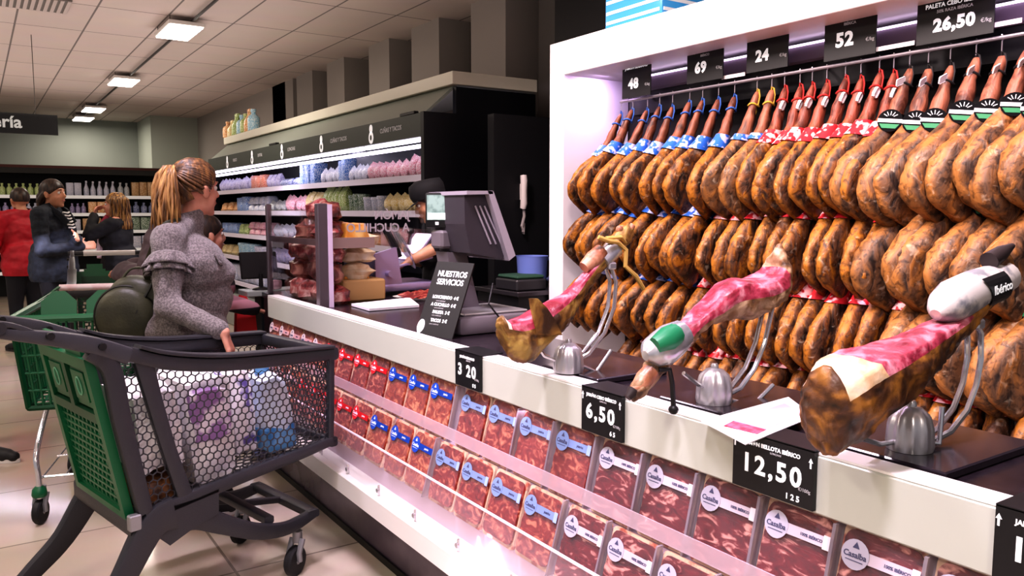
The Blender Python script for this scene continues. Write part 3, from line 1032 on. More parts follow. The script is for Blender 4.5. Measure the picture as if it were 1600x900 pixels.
def good_mesh(shape):
    bm = new_bm()
    if shape == 'bag':        # pillow bag with crimped ends
        rings = []
        for z, w, d in ((0, .5, .10), (.06, .5, .5), (.3, .5, .9), (.6, .5, 1), (.85, .5, .55), (.94, .5, .14), (1, .52, .05)):
            rings.append([V((d * .5 * cos(a) * (abs(cos(a)) ** -.3 if abs(cos(a)) > .01 else 1), w * (1 if abs(sin(a)) > .9 else .98) * max(-1, min(1, sin(a) * 1.25)), z)) for a in [2 * pi * j / 12 for j in range(12)]])
        loft(bm, rings)
    elif shape == 'box':
        box(bm, -.5, .5, -.5, .5, 0, 1, .04)
        box(bm, -.5, .5, -.505, .505, .93, .95)
    elif shape == 'tub':
        lathe(bm, [(.36, 0), (.40, .05), (.46, .8), (.5, .82), (.5, .92), (.47, 1)], n=14)
    elif shape == 'tray':     # shallow tray, film dome
        rings = []
        for z, s in ((0, .42), (.25, .5), (.3, .5), (.31, .45), (.8, .40), (1.0, .28)):
            rings.append([V((s * x, s * 1.0 * y, z)) for x, y in rr(2, 2, .4, 3)])
        loft(bm, rings)
    elif shape == 'bottle':
        lathe(bm, [(.42, 0), (.5, .03), (.5, .55), (.42, .66), (.2, .76), (.17, .86), (.22, .87), (.22, 1), (.05, 1.005)], n=12)
    elif shape == 'spray':
        lathe(bm, [(.42, 0), (.5, .03), (.48, .45), (.22, .7), (.18, .82), (.1, .83)], n=12)
        box(bm, -.55, .2, -.16, .16, .83, .98, .03)
        prism(bm, [(-.3, .83), (-.12, .83), (-.2, .64), (-.28, .64)], -.06, .06, 'xz')
    elif shape == 'jug':      # detergent jug with handle
        rings = [[V((x * s * .6, y * s, z)) for x, y in rr(1, 1, .25, 3)] for z, s in ((0, .94), (.04, 1), (.55, 1), (.72, .8), (.82, .34), (.86, .3))]
        loft(bm, rings)
        lathe(bm, [(.2, .86), (.2, .99), (.16, 1)], n=12)
        tube(bm, [(0, .22, .84), (0, .42, .78), (0, .5, .62), (0, .47, .45)], .06, 6)
    return bm


SN = {'bag': 'bag', 'box': 'carton', 'tub': 'tub', 'tray': 'tray pack', 'bottle': 'bottle', 'spray': 'spray bottle', 'jug': 'jug'}
SM = {'bag': 'food_bag', 'box': 'carton', 'tub': 'food_tub', 'tray': 'tray_pack', 'bottle': 'bottle', 'spray': 'spray_bottle', 'jug': 'jug'}


def good(shape, colr, loc, w, d, h, label, group, rz=0, rx=0):
    key = (shape, colr)
    if key not in _goods:
        o = obj(SM[shape], good_mesh(shape), G[colr], None, ang=50)
        _goods[key] = o
    else:
        o = _goods[key].copy()
        COL.objects.link(o)
    o.location = loc
    o.scale = (d, w, h)
    o.rotation_euler = (rx, 0, rz)
    return tag(o, label, {'bag': 'food bag', 'tub': 'tub', 'tray': 'food tray', 'box': 'carton'}.get(shape, SN[shape]), group)


rnd = random.Random(11)
TN = ['top', 'second', 'third', 'fourth', 'fifth']


def fill(tier, segs, X=2.86, z=None):
    """segs: (px0, px1, shape, colour, width, depth, height, stack, lean)"""
    cnt = {}
    z0 = TIER[tier] - .0115 if z is None else z
    for px0, px1, shape, colr, w, d, h, st, lean in segs:
        ya = on_x(px0, 330 - (z0 - 1.45) * 150, X).y
        yb = on_x(px1, 330 - (z0 - 1.45) * 150, X).y
        n = max(1, int(round((ya - yb) / (w * 1.02))))
        step = (ya - yb) / n
        for i in range(n):
            yc = ya - step * (i + .5)
            if yc - w / 2 < NEAR + .06 or yc + w / 2 > FAR:
                continue
            for s in range(st):
                key = (colr, shape)
                cnt[key] = cnt.get(key, 0) + 1
                hh = h * rnd.uniform(.94, 1.04)
                good(shape, colr, (X + d / 2 - .05 + rnd.uniform(-.01, .015), yc, z0 + s * h * 1.05), min(w, step) * .96, d, hh,
                     '%s %s, %s from the far end on the %s chiller shelf' % (CN[colr], SN[shape], ORD[min(39, cnt[key])], TN[tier]),
                     '%s packs on the %s chiller shelf' % (CN[colr], TN[tier]), 0, lean)


fill(0, [(341, 396, 'bag', 'lilac', .17, .12, .17, 1, .25), (398, 421, 'box', 'red', .2, .16, .17, 1, 0), (422, 440, 'bag', 'lilac', .16, .10, .17, 1, 0), (442, 474, 'bag', 'navy', .14, .1, .10, 1, 0),
         (476, 500, 'box', 'blue', .13, .14, .22, 1, 0), (505, 536, 'bag', 'white', .11, .1, .16, 1, .5), (536, 548, 'box', 'blue', .1, .12, .22, 1, 0), (549, 578, 'bag', 'white', .11, .1, .16, 1, .5),
         (580, 606, 'bag', 'pink', .13, .12, .16, 1, .2), (606, 640, 'bag', 'pink', .12, .1, .16, 1, .5), (640, 662, 'bag', 'pink', .10, .1, .18, 1, .3)])
fill(1, [(341, 376, 'tray', 'orange', .26, .2, .13, 1, 0), (377, 392, 'box', 'blue', .22, .14, .19, 1, 0), (393, 424, 'tray', 'white', .2, .16, .09, 2, 0), (425, 448, 'bag', 'grey', .16, .12, .13, 1, .2),
         (449, 480, 'bag', 'pink', .15, .12, .18, 1, .3), (481, 507, 'bag', 'yellow', .12, .12, .21, 1, .1), (509, 546, 'bag', 'green', .085, .12, .24, 1, 0), (547, 572, 'tub', 'dkgreen', .12, .12, .16, 1, 0),
         (574, 600, 'tub', 'white', .12, .12, .14, 1, 0), (602, 656, 'bag', 'yellow', .12, .12, .16, 1, .4)])
fill(2, [(335, 352, 'tub', 'white', .2, .18, .16, 1, 0), (353, 375, 'box', 'blue', .24, .16, .14, 1, 0), (376, 392, 'tray', 'green', .2, .16, .13, 1, 0), (393, 428, 'tray', 'pink', .2, .16, .08, 2, 0),
         (430, 520, 'bag', 'white', .18, .12, .15, 1, .2), (521, 600, 'tray', 'orange', .2, .16, .1, 1, 0), (601, 650, 'box', 'pink', .16, .14, .16, 1, 0)])
fill(3, [(335, 374, 'tray', 'yellow', .26, .22, .13, 1, 0), (376, 400, 'tub', 'cyan', .16, .16, .17, 1, 0), (401, 428, 'tub', 'white', .15, .15, .16, 1, 0), (430, 520, 'bag', 'lilac', .2, .14, .16, 1, .1)])
fill(4, [(335, 420, 'box', 'white', .24, .2, .2, 1, 0)])

# cleaning bottles standing on top of the chiller, far end
for i, (px, c, s, h) in enumerate(((357, 'orange', 'bottle', .2), (364, 'yellow', 'spray', .2), (371, 'green', 'spray', .26), (379, 'cyan', 'bottle', .22), (385, 'green', 'bottle', .22), (391, 'orange', 'spray', .26), (397, 'cyan', 'bottle', .24))):
    p = on_x(px, 205, 3.03)
    bt = good(s, c, (3.03, p.y, 2.4705), .16, .15, h * 1.15, '%s %s standing on the chiller top, %s from the far end' % (CN[c], SN[s], ORD[i + 1]), None, radians(90))

# ------------------------------------------------------------------ shelving along the back wall
bk = thing('store_shelving', 'long dark shelving unit with white shelf edges against the back wall', 'shelving')
YB = 15.6
bm = new_bm(); box(bm, -6, 2.9, YB + .55, YB + .6, 0, 2.1); obj('back_panel', bm, M('shelving_dark', '#1b1d1e', .6), bk, False)
bm = new_bm(); box(bm, -6, 2.9, YB - .02, YB + .6, 2.08, 2.2); obj('canopy', bm, M('shelving_canopy', '#20201f', .6), bk, False)
bm = new_bm(); box(bm, -6, 2.9, YB - .025, YB - .0205, 2.17, 2.215); obj('canopy_edge', bm, M('dark_red_trim', '#4a201c', .6), bk, False)
BZ = [1.72, 1.42, 1.12, .80, .45]
for z in BZ:
    bm = new_bm(); box(bm, -6, 2.9, YB, YB + .55, z - .04, z - .01); s_ = obj('shelf', bm, M('shelving_grey', '#55585a', .5), bk, False)
    bm = new_bm(); box(bm, -6, 2.9, YB - .012, YB - .0005, z - .055, z + .0); obj('shelf_edge', bm, M('shelf_edge_white', '#e6e8e6', .4, emit='#ffffff', estr=.15), s_, False)


def bfill(tier, segs):
    cnt = {}
    z0 = BZ[tier] - .0095
    for x0, x1, shape, colr, w, h in segs:
        n = max(1, int(round((x1 - x0) / w)))
        st = (x1 - x0) / n
        for i in range(n):
            key = (colr, shape); cnt[key] = cnt.get(key, 0) + 1
            good(shape, colr, (x0 + st * (i + .5), YB + .12, z0), min(st, w) * .9, min(.16, w), h * rnd.uniform(.96, 1.03),
                 '%s %s, %s from the left on the %s back shelf' % (CN[colr], SN[shape], ORD[min(39, cnt[key])], TN[tier]), '%s goods on the %s back shelf' % (CN[colr], TN[tier]), radians(90) if shape == 'spray' else radians(90))


bfill(0, [(.15, .95, 'bottle', 'green', .105, .2), (1.02, 1.2, 'box', 'white', .18, .1), (1.32, 1.56, 'box', 'white', .12, .22), (1.58, 2.1, 'spray', 'white', .1, .26), (2.12, 2.32, 'bottle', 'grey', .1, .24), (2.34, 2.86, 'box', 'brown', .13, .26)])
bfill(1, [(.15, .6, 'bottle', 'purple', .1, .18), (.62, 1.0, 'bottle', 'white', .1, .18), (1.36, 1.62, 'bottle', 'purple', .1, .18), (1.64, 2.2, 'box', 'orange', .14, .2), (2.22, 2.86, 'bottle', 'navy', .12, .2)])
bfill(2, [(.2, .6, 'box', 'pink', .14, .18), (.62, 1.2, 'bottle', 'cyan', .12, .2), (1.3, 1.52, 'box', 'white', .12, .2), (1.54, 1.84, 'box', 'brown', .15, .22), (1.86, 2.86, 'box', 'dkgreen', .2, .24)])
bfill(3, [(.2, .62, 'box', 'orange', .14, .22), (.64, 1.3, 'box', 'green', .16, .24), (1.3, 2.86, 'box', 'white', .2, .22)])

# hanging department sign
t = thing('hanging_sign', 'black hanging sign with pale letters ending in tería, top left', 'sign', (0, 0, 0))
a = on_y(90, 194, 10.0)
bm = new_bm(); box(bm, a.x - 1.5, a.x, 9.98, 10.02, 2.265, 2.475); obj('board', bm, M('sign_charcoal', '#15181a', .5), t, False)
text('utería', .175, M('sign_letters', '#c9cfce', .5, emit='#ffffff', estr=.12), t, (a.x - .33, 9.979, 2.325), (1, 0, 0), (0, 0, 1), 'lettering', 'RIGHT', .001, .004)
for dx in (-1.3, -.2):
    bm = new_bm(); tube(bm, [(a.x + dx, 10, 2.475), (a.x + dx, 10, CEIL)], .004, 5); obj('hanging_wire', bm, CABLE, t)
# ================================================================== THINGS ON THE COUNTER
TOPZ = .9575
# ---- carving stands: board, ribbed dome, twin-tube arm, clamp
BOARD = M('dark_carving_board', '#2b252b', .18, coat=.3)


def stand(name, label, hub, bx0, bx1, by0, by1, arm, side, spikes):
    """arm: list of world XZ points (in plane Y=hub.y) of the curved twin tube"""
    t = thing(name, label, 'ham stand', (hub.x, hub.y, TOPZ))
    o = V((hub.x, hub.y, TOPZ))
    bm = new_bm(); box(bm, bx0 - o.x, bx1 - o.x, by0 - o.y, by1 - o.y, .0, .018, .003); obj('board', bm, BOARD, t, False)
    bm = new_bm()
    prof = [(.043, .0185), (.044, .03), (.042, .065), (.036, .088), (.022, .102), (.010, .106), (.010, .112), (.007, .117)]
    n = 60
    rings = [[V((r * (1 + (.05 * cos(10 * 2 * pi * j / n) if .02 < z < .1 else 0)) * cos(2 * pi * j / n), r * (1 + (.05 * cos(10 * 2 * pi * j / n) if .02 < z < .1 else 0)) * sin(2 * pi * j / n), z)) for j in range(n)] for r, z in prof]
    loft(bm, rings); obj('dome', bm, STEEL, t)
    bm = new_bm()
    for s in (-.014, .014):
        tube(bm, [V((x, s, z)) - V((o.x, 0, o.z)) for x, z in arm], .0062, 8)
    obj('curved_arm', bm, CHROME, t)
    bm = new_bm(); obox(bm, V((arm[-1][0] - o.x, 0, arm[-1][1] - o.z)), (.03, .05, .022), (0, 0, 0), .004); obj('clamp_block', bm, STEEL, t, False)
    bm = new_bm()
    for pts in spikes:
        tube(bm, [V((x - o.x, y, z - o.z)) for x, y, z in pts], .0055, 8)
    obj('support_fork', bm, CHROME, t)
    return t


# ---- cured hams being carved: lofted along an axis with upper and lower outline in the plane of the stand
def carve_ham(name, label, Y, outline, skin, cut=None, hy=.062, lean=0.0, squash=None):
    """outline: list of (px_top, py_top, px_bot, py_bot, half_thickness) from the thick end to the hoof"""
    c = on_y((outline[0][0] + outline[-1][0]) / 2, (outline[0][1] + outline[-1][1]) / 2, Y)
    t = thing(name, label, 'ham', (c.x, Y, c.z))
    bm = new_bm(); n = 20
    R = []
    # resample outline smoothly (Catmull-Rom)
    K = len(outline)
    def cr(p0, p1, p2, p3, f):
        return [.5 * ((2 * b) + (-a + c_) * f + (2 * a - 5 * b + 4 * c_ - d) * f * f + (-a + 3 * b - 3 * c_ + d) * f ** 3) for a, b, c_, d in zip(p0, p1, p2, p3)]
    sam = []
    for i in range(K - 1):
        for s in range(4):
            sam.append(cr(outline[max(0, i - 1)], outline[i], outline[i + 1], outline[min(K - 1, i + 2)], s / 4))
    sam.append(list(outline[-1]))
    rn = random.Random(len(label))
    ph = rn.uniform(0, 6)
    for k, (xt, yt, xb, yb, h) in enumerate(sam):
        A = on_y(xt, yt, Y); B = on_y(xb, yb, Y)
        m = (A + B) / 2; u = (A - B) / 2
        ring = []
        for j in range(n):
            a = 2 * pi * j / n
            bl = 1 + .05 * sin(3 * a + ph + k * .35) + .03 * sin(7 * a + k * .8)
            flat = 1.0
            cu, su = cos(a), sin(a)
            if cut and cut[0] <= k / (len(sam) - 1) <= cut[1] and cu > .55:
                cu = .55 + (cu - .55) * .25   # sliced flat upper face
            q = m + u * cu * (bl if abs(su) > .2 else 1) + V((0, h * su * bl, 0))
            ring.append(q - V((c.x, Y, c.z)) + V((0, lean * (k / len(sam)), 0)))
        R.append(ring)
    loft(bm, R)
    # material 1 for the cut face
    bm.faces.ensure_lookup_table()
    ns = len(sam)
    fi = 0
    for i in range(ns - 1):
        for j in range(n):
            f = bm.faces[i * n + j]
            a = (j + .5) / n * 2 * pi
            if cut and cut[0] <= (i + .5) / (ns - 1) <= cut[1] and cos(a) > cut[2]:
                f.material_index = 2 if (cos(a) < cut[2] + .14 and cut[3]) or ((i + .5) / (ns - 1) < cut[0] + cut[4]) else 1
    # finer surface + roughness
    bmesh.ops.subdivide_edges(bm, edges=bm.edges[:], cuts=2, use_grid_fill=True, smooth=.6)
    bm.normal_update()
    for v in bm.verts:
        cutv = any(f.material_index for f in v.link_faces)
        q = v.co * 16 + V((ph, ph, 0))
        k = .35 if cutv else 1.0
        v.co += v.normal * k * (mnoise.noise(q) * .007 + (abs(mnoise.noise(q * 2.3)) - .2) * .008 + mnoise.noise(q * 5) * .0022)
    o = obj('leg_meat', bm, [skin, CUTRED, CUTFAT], t, ang=180)
    return t, c


def wob(name, c1, c2, c3, sc, rough=.4):
    m, nt, b = nodes_of(name)
    tc = nt.nodes.new('ShaderNodeTexCoord')
    n1 = nt.nodes.new('ShaderNodeTexNoise'); n1.inputs['Scale'].default_value = sc; n1.inputs['Detail'].default_value = 7; n1.inputs['Distortion'].default_value = .6
    nt.links.new(tc.outputs['Object'], n1.inputs['Vector'])
    r = nt.nodes.new('ShaderNodeValToRGB')
    r.color_ramp.elements[0].position = .36; r.color_ramp.elements[0].color = (*lin(c1), 1)
    r.color_ramp.elements[1].position = .64; r.color_ramp.elements[1].color = (*lin(c3), 1)
    e = r.color_ramp.elements.new(.5); e.color = (*lin(c2), 1)
    nt.links.new(n1.outputs['Fac'], r.inputs['Fac']); nt.links.new(r.outputs['Color'], b.inputs['Base Color'])
    b.inputs['Roughness'].default_value = rough
    b.inputs['Coat Weight'].default_value = .2
    b.inputs['Coat Roughness'].default_value = .25
    bp = nt.nodes.new('ShaderNodeBump'); bp.inputs['Strength'].default_value = .7; bp.inputs['Distance'].default_value = .006
    n2 = nt.nodes.new('ShaderNodeTexNoise'); n2.inputs['Scale'].default_value = sc * 3; n2.inputs['Detail'].default_value = 6
    nt.links.new(tc.outputs['Object'], n2.inputs['Vector'])
    nt.links.new(n2.outputs['Fac'], bp.inputs['Height']); nt.links.new(bp.outputs['Normal'], b.inputs['Normal'])
    return m


CUTRED = wob('cut_face_red', '#7a1c2c', '#ad3c52', '#d88c98', 22, .35)
CUTFAT = wob('cut_fat_pale', '#cfa06a', '#e6c7a2', '#f0dcd0', 10)
SKIN3 = wob('carved_skin_dark', '#140b06', '#583416', '#a8702a', 13, .5)
SKIN1 = wob('carved_skin_olive', '#3a2410', '#7a5422', '#b0904a', 16, .5)
SKIN2 = wob('carved_skin_mould', '#4a3220', '#8a6440', '#c0a080', 18, .55)
SHANKSKIN = wob('shank_skin', '#4a2a1c', '#a5694a', '#c99272', 18)
FOIL = M('silver_label_foil', '#b8b8bc', .25, .7, col2='#e6e6e8', scale=16)
ROPE = M('straw_rope', '#c9a256', .8)
GREENLBL = M('label_green_dark', '#1f7a50', .4)

HUB = [on_z(888, 590, TOPZ), on_z(1115, 640, TOPZ), on_z(1420, 715, TOPZ)]
# ---------------------------------------------------------------- stand + ham 3 (nearest)
Y3 = HUB[2].y
P3 = lambda x, y: (lambda p: (p.x, p.z))(on_y(x, y, Y3))
st3 = stand('ham_stand', 'nearest steel ham stand, ribbed dome on dark board, right of the third tag', HUB[2], 1.445, 1.80, Y3 - .12, Y3 + .15,
            [P3(1440, 690), P3(1475, 672), P3(1500, 640), P3(1515, 600), P3(1522, 560), P3(1522, 520), P3(1516, 505)], 1,
            [[(HUB[2].x, 0, .995), (P3(1390, 698)[0], .02, P3(1390, 698)[1]), (P3(1350, 685)[0], .025, P3(1350, 685)[1])],
             [(P3(1350, 685)[0], .025, P3(1350, 685)[1]), (P3(1362, 660)[0], .03, P3(1362, 655)[1])],
             [(HUB[2].x, 0, .995), (HUB[2].x + .055, -.03, .985), (HUB[2].x + .06, -.03, 1.06)]])
ham3, c3 = carve_ham('carving_ham', 'nearest ham on a stand, dark skin with long pink sliced face', Y3,
                     [(1272, 655, 1280, 690, .02), (1282, 582, 1290, 712, .045), (1305, 550, 1325, 692, .06), (1335, 530, 1370, 655, .066), (1370, 524, 1405, 622, .062),
                      (1415, 513, 1440, 585, .05), (1455, 500, 1470, 555, .04), (1490, 485, 1497, 528, .032), (1512, 455, 1520, 500, .026), (1535, 430, 1548, 478, .024), (1556, 408, 1573, 445, .022), (1570, 395, 1583, 418, .012)],
                     SKIN3, (.12, .66, .25, False, .12))
# hoof and wrapped label of ham 3
def P3v(x, y, dy=0):
    return on_y(x, y, Y3) + V((0, dy, 0)) - V((c3.x, Y3, c3.z))
bm = new_bm(); tube(bm, [P3v(1545, 408), P3v(1563, 396), P3v(1582, 384)], [.02, .017, .006], 10); obj('hoof', bm, M('dark_hoof', '#2b2020', .5), ham3)
bm = new_bm(); tube(bm, [P3v(1462, 492), P3v(1468, 486), P3v(1478, 478), P3v(1492, 468), P3v(1520, 453), P3v(1552, 441), P3v(1570, 432), P3v(1578, 428)], [.012, .026, .038, .044, .042, .039, .034, .02], 20); lb = obj('wrapped_label', bm, M('label_white_foil', '#d9d2cc', .35, .2, col2='#8d8d92', scale=14, lo=.5, hi=.58), ham3)
bm = new_bm()
q0 = P3v(1530, 449, 0)
ax = (P3v(1572, 434) - P3v(1500, 462)).normalized()
up = V((0, -1, 0)).cross(ax).normalized()
if up.z < 0: up = -up
def strip(pts, off):
    vs = [bm.verts.new(q0 + ax * u + up * v + V((0, -sqrt(max(.0001, (.044 ** 2 - v * v))) - off, 0))) for u, v in pts]
    bm.faces.new(vs)
for j in range(-5, 4):
    v0, v1 = j * .0078, (j + 1) * .0078
    strip([(-.040 - v0 * .5, v0), (.046 - v0 * .3, v0), (.046 - v1 * .3, v1), (-.040 - v1 * .5, v1)], .002)
obj('label_black_field', bm, BLACK_PLASTIC, lb, False, fixn=False)
n_ = up.cross(ax)
text('Navidul' if False else 'Ibérico', .027, WHITE_TXT, lb, tuple(q0 + V((0, -.0485, 0)) - ax * .036 - up * .006), tuple(ax), tuple(up), 'label_lettering', 'LEFT', .0003, .0004)
# ---------------------------------------------------------------- ham 1 (left)
Y1_ = HUB[0].y
P1 = lambda x, y: (lambda p: (p.x, p.z))(on_y(x, y, Y1_))
stand('ham_stand', 'farthest steel ham stand, its twin arm curving up beside the white frame', HUB[0], 1.445, 1.72, Y1_ - .13, Y1_ + .14,
      [P1(890, 565), P1(915, 552), P1(940, 520), P1(955, 480), P1(958, 440), P1(950, 415)], 1,
      [[(HUB[0].x, 0, 1.0), (P1(905, 570)[0], -.01, P1(905, 570)[1]), (P1(922, 582)[0], -.03, P1(922, 578)[1]), (P1(945, 545)[0], -.03, P1(945, 545)[1])],
       [(HUB[0].x, 0, .995), (P1(860, 560)[0], .03, P1(860, 558)[1]), (P1(853, 545)[0], .03, P1(853, 548)[1])]])
ham1, c1 = carve_ham('carving_ham', 'far left ham on a stand, deeply carved down to thin red meat', Y1_,
                     [(778, 505, 785, 525, .015), (783, 492, 790, 550, .035), (805, 487, 808, 566, .05), (832, 474, 835, 560, .05), (860, 460, 868, 525, .045), (885, 448, 895, 492, .034),
                      (905, 432, 915, 458, .024), (922, 412, 934, 432, .02), (936, 394, 952, 414, .02), (955, 375, 968, 392, .018), (972, 358, 985, 374, .014), (984, 346, 990, 356, .006)],
                     SKIN1, (.1, .72, .45, False, .02))
def P1v(x, y, dy=0):
    return on_y(x, y, Y1_) + V((0, dy, 0)) - V((c1.x, Y1_, c1.z))
bm = new_bm(); tube(bm, [P1v(940, 408), P1v(952, 396), P1v(962, 388)], [.027, .029, .027], 14); obj('silver_band', bm, FOIL, ham1)
bm = new_bm(); tube(bm, [P1v(912, 418), P1v(928, 404), P1v(940, 392)], [.018, .027, .024], 14); obj('skin_collar', bm, SHANKSKIN, ham1)
bm = new_bm(); tube(bm, [P1v(958, 384), P1v(974, 370), P1v(988, 352)], [.021, .017, .010], 12); ball(bm, P1v(968, 358), .012, 8, 6); obj('trotter', bm, SHANKSKIN, ham1)
bm = new_bm()
tube(bm, [P1v(925, 370, -.03), P1v(938, 376, -.04), P1v(955, 378, -.03), P1v(968, 390, -.03), P1v(965, 415, -.035), P1v(980, 430, -.04), P1v(995, 450, -.03)], .007, 7)
tube(bm, [P1v(940, 372, -.02), P1v(960, 370, -.03), P1v(975, 380, -.01)], .006, 7)
obj('rope', bm, ROPE, ham1)
bm = new_bm()   # flap of skin standing up beside the cut
R = [[P1v(x, y, dy) for dy in (-.052, -.044)] + [P1v(x2, y, dy) for dy in (-.044, -.052)] for x, x2, y in ((822, 862, 520), (818, 850, 496), (814, 838, 478), (812, 824, 464))]
loft(bm, R); obj('skin_flap', bm, SKIN1, ham1)
# ---------------------------------------------------------------- ham 2 (middle, hoof towards the customer)
Y2_ = HUB[1].y
P2 = lambda x, y: (lambda p: (p.x, p.z))(on_y(x, y, Y2_))
stand('ham_stand', 'middle of the three steel ham stands, on a dark board', HUB[1], 1.445, 1.80, Y2_ - .12, Y2_ + .13,
      [P2(1125, 618), P2(1150, 605), P2(1172, 575), P2(1188, 535), P2(1197, 495), P2(1203, 465)], 1,
      [[(HUB[1].x, 0, 1.0), (P2(1090, 600)[0], 0, P2(1090, 600)[1]), (P2(1068, 585)[0], 0, P2(1068, 583)[1])],
       [(HUB[1].x, 0, .995), (P2(1150, 628)[0], -.02, P2(1150, 628)[1]), (P2(1163, 632)[0], -.03, P2(1163, 628)[1]), (P2(1193, 598)[0], -.03, P2(1193, 598)[1])]])
ham2, c2 = carve_ham('carving_ham', 'middle ham on a stand, half carved, its hoof pointing to the lower left', Y2_,
                     [(1218, 384, 1229, 420, .012), (1212, 395, 1225, 450, .035), (1197, 418, 1214, 472, .055), (1170, 425, 1192, 490, .062), (1142, 424, 1170, 500, .06), (1120, 440, 1148, 498, .05),
                      (1100, 470, 1124, 502, .04), (1078, 492, 1098, 516, .032), (1058, 512, 1072, 540, .03), (1036, 535, 1050, 562, .028), (1012, 568, 1026, 590, .022), (990, 600, 1003, 618, .016), (980, 614, 990, 626, .006)],
                     SKIN2, (.12, .68, -.1, False, .0))
def P2v(x, y, dy=0):
    return on_y(x, y, Y2_) + V((0, dy, 0)) - V((c2.x, Y2_, c2.z))
bm = new_bm(); tube(bm, [P2v(1066, 522), P2v(1050, 532), P2v(1034, 545), P2v(1018, 552), P2v(1008, 556)], [.036, .043, .044, .036, .012], 18); lb2 = obj('silver_cap', bm, FOIL, ham2)
bm = new_bm()
tube(bm, [P2v(1046, 520, -.02), P2v(1030, 528, -.025), P2v(1014, 538, -.02)], [.026, .03, .02], 10); obj('green_label', bm, GREENLBL, lb2)
bm = new_bm(); tube(bm, [P2v(1018, 580), P2v(1006, 594), P2v(990, 614)], [.022, .023, .014], 12); obj('trotter', bm, SHANKSKIN, ham2)
bm = new_bm(); tube(bm, [P2v(990, 610), P2v(981, 622)], [.015, .008], 10); obj('hoof', bm, M('dark_hoof', '#2b2020', .5), ham2)
bm = new_bm(); tube(bm, [P2v(1020, 576, -.02), P2v(1032, 574, -.03), P2v(1036, 595, -.03), P2v(1038, 630, -.03)], .006, 7); ball(bm, P2v(1038, 636, -.03), .012, 8, 6); obj('black_strap', bm, BLACK_PLASTIC, ham2)

# ---------------------------------------------------------------- printed white sheet by ham 3
t = thing('paper_sheet', 'white printed sheet with pink photo lying on the counter beside the nearest ham', 'paper', (0, 0, 0))
q = [on_z(x, y, .9785) for x, y in ((1092, 658), (1232, 620), (1272, 650), (1165, 694))]
q[0].x = max(q[0].x, 1.34)
bm = new_bm(); vs = [bm.verts.new(p) for p in q] + [bm.verts.new(p - V((0, 0, .002))) for p in q]
bm.faces.new(vs[:4]); bm.faces.new(vs[4:][::-1])
for i in range(4): bm.faces.new((vs[i], vs[4 + i], vs[4 + (i + 1) % 4], vs[(i + 1) % 4]))
obj('sheet', bm, M('sheet_white', '#f3eff2', .5), t, False)
def inq(u, v, dz=.0006):
    a = q[0].lerp(q[1], u); b = q[3].lerp(q[2], u)
    return a.lerp(b, v) + V((0, 0, dz))
bm = new_bm(); bm.faces.new([bm.verts.new(inq(u, v)) for u, v in ((.22, .28), (.88, .22), (.92, .82), (.3, .84))]); obj('lilac_print', bm, M('print_lilac_flat', '#cdb4dd', .5), t, False)
bm = new_bm(); bm.faces.new([bm.verts.new(inq(u, v, .001)) for u, v in ((.08, .36), (.22, .3), (.36, .86), (.22, .88))]); obj('pink_print', bm, M('print_ham_pink', '#c46a86', .5, col2='#a33a50', scale=60), t, False)

# ---------------------------------------------------------------- price list board
t = thing('price_list_board', 'tall black price list board leaning on the counter in front of the scale', 'sign board', (0, 0, 0))
b0, b1 = on_z(652, 521, TOPZ), on_z(704, 527, TOPZ)
b0 = V((1.455, b0.y, TOPZ)); b1 = V((1.50, 2.70, TOPZ))
tp = on_x(683, 408, 1.575)
rd = (b1 - b0).normalized()
upv = (tp - b0); upv = (upv - rd * upv.dot(rd)); Hh = upv.length; upv.normalize()
W_ = (b1 - b0).length + .03
nrm = rd.cross(upv)
def bd(u, v, d=0):
    return b0 + rd * u + upv * v + nrm * d
bm = new_bm()
A = [bm.verts.new(bd(u, v, 0)) for u, v in ((0, 0), (W_, 0), (W_, Hh), (0, Hh))]
B = [bm.verts.new(bd(u, v, -.006)) for u, v in ((0, 0), (W_, 0), (W_, Hh), (0, Hh))]
bm.faces.new(A); bm.faces.new(B[::-1])
for i in range(4): bm.faces.new((A[i], B[i], B[(i + 1) % 4], A[(i + 1) % 4]))
obj('board', bm, M('list_black', '#17161a', .45), t, False)
bm = new_bm(); fo = b0 + rd * W_ / 2 + V((.09, .03, 0)); tube(bm, [bd(W_ / 2, Hh * .6, -.008), (fo.x, fo.y, TOPZ + .003)], .003, 6); obj('prop_leg', bm, BLACK_PLASTIC, t)
for s, v, sz in (('NUESTROS', .80, .034), ('SERVICIOS', .69, .034), ('LONCHEADO  4 €', .50, .018), ('A CUCHILLO  6 €', .40, .018), ('PALETA  3 €', .30, .018), ('TACOS  2 €', .19, .018)):
    text(s, sz, WHITE_TXT, t, tuple(bd(W_ * .52, v * Hh, .0006)), tuple(rd), tuple(upv), 'list_lettering', 'CENTER', .0003, .0008, sx=min(1, W_ * .86 / (len(s) * sz * .62)))
for v in (.46, .365, .265, .15):
    text('corte tradicional', .008, GREY_TXT, t, tuple(bd(W_ * .42, v * Hh, .0006)), tuple(rd), tuple(upv), 'list_small_lettering', 'CENTER', .0003)
bm = new_bm(); prism(bm, [(.02 * cos(a), .028 * sin(a)) for a in [2 * pi * i / 20 for i in range(20)]], -.001, .001, 'xy')
prism(bm, [(-.009, -.03), (.009, -.03), (.006, .004), (-.006, .004)], .0012, .002, 'xy')
mt = Matrix((rd, upv, nrm)).transposed().to_4x4(); mt.translation = bd(.02, .035, .002)
bmesh.ops.transform(bm, matrix=mt, verts=bm.verts[:]); obj('round_emblem', bm, WHITE_TXT, t, False)

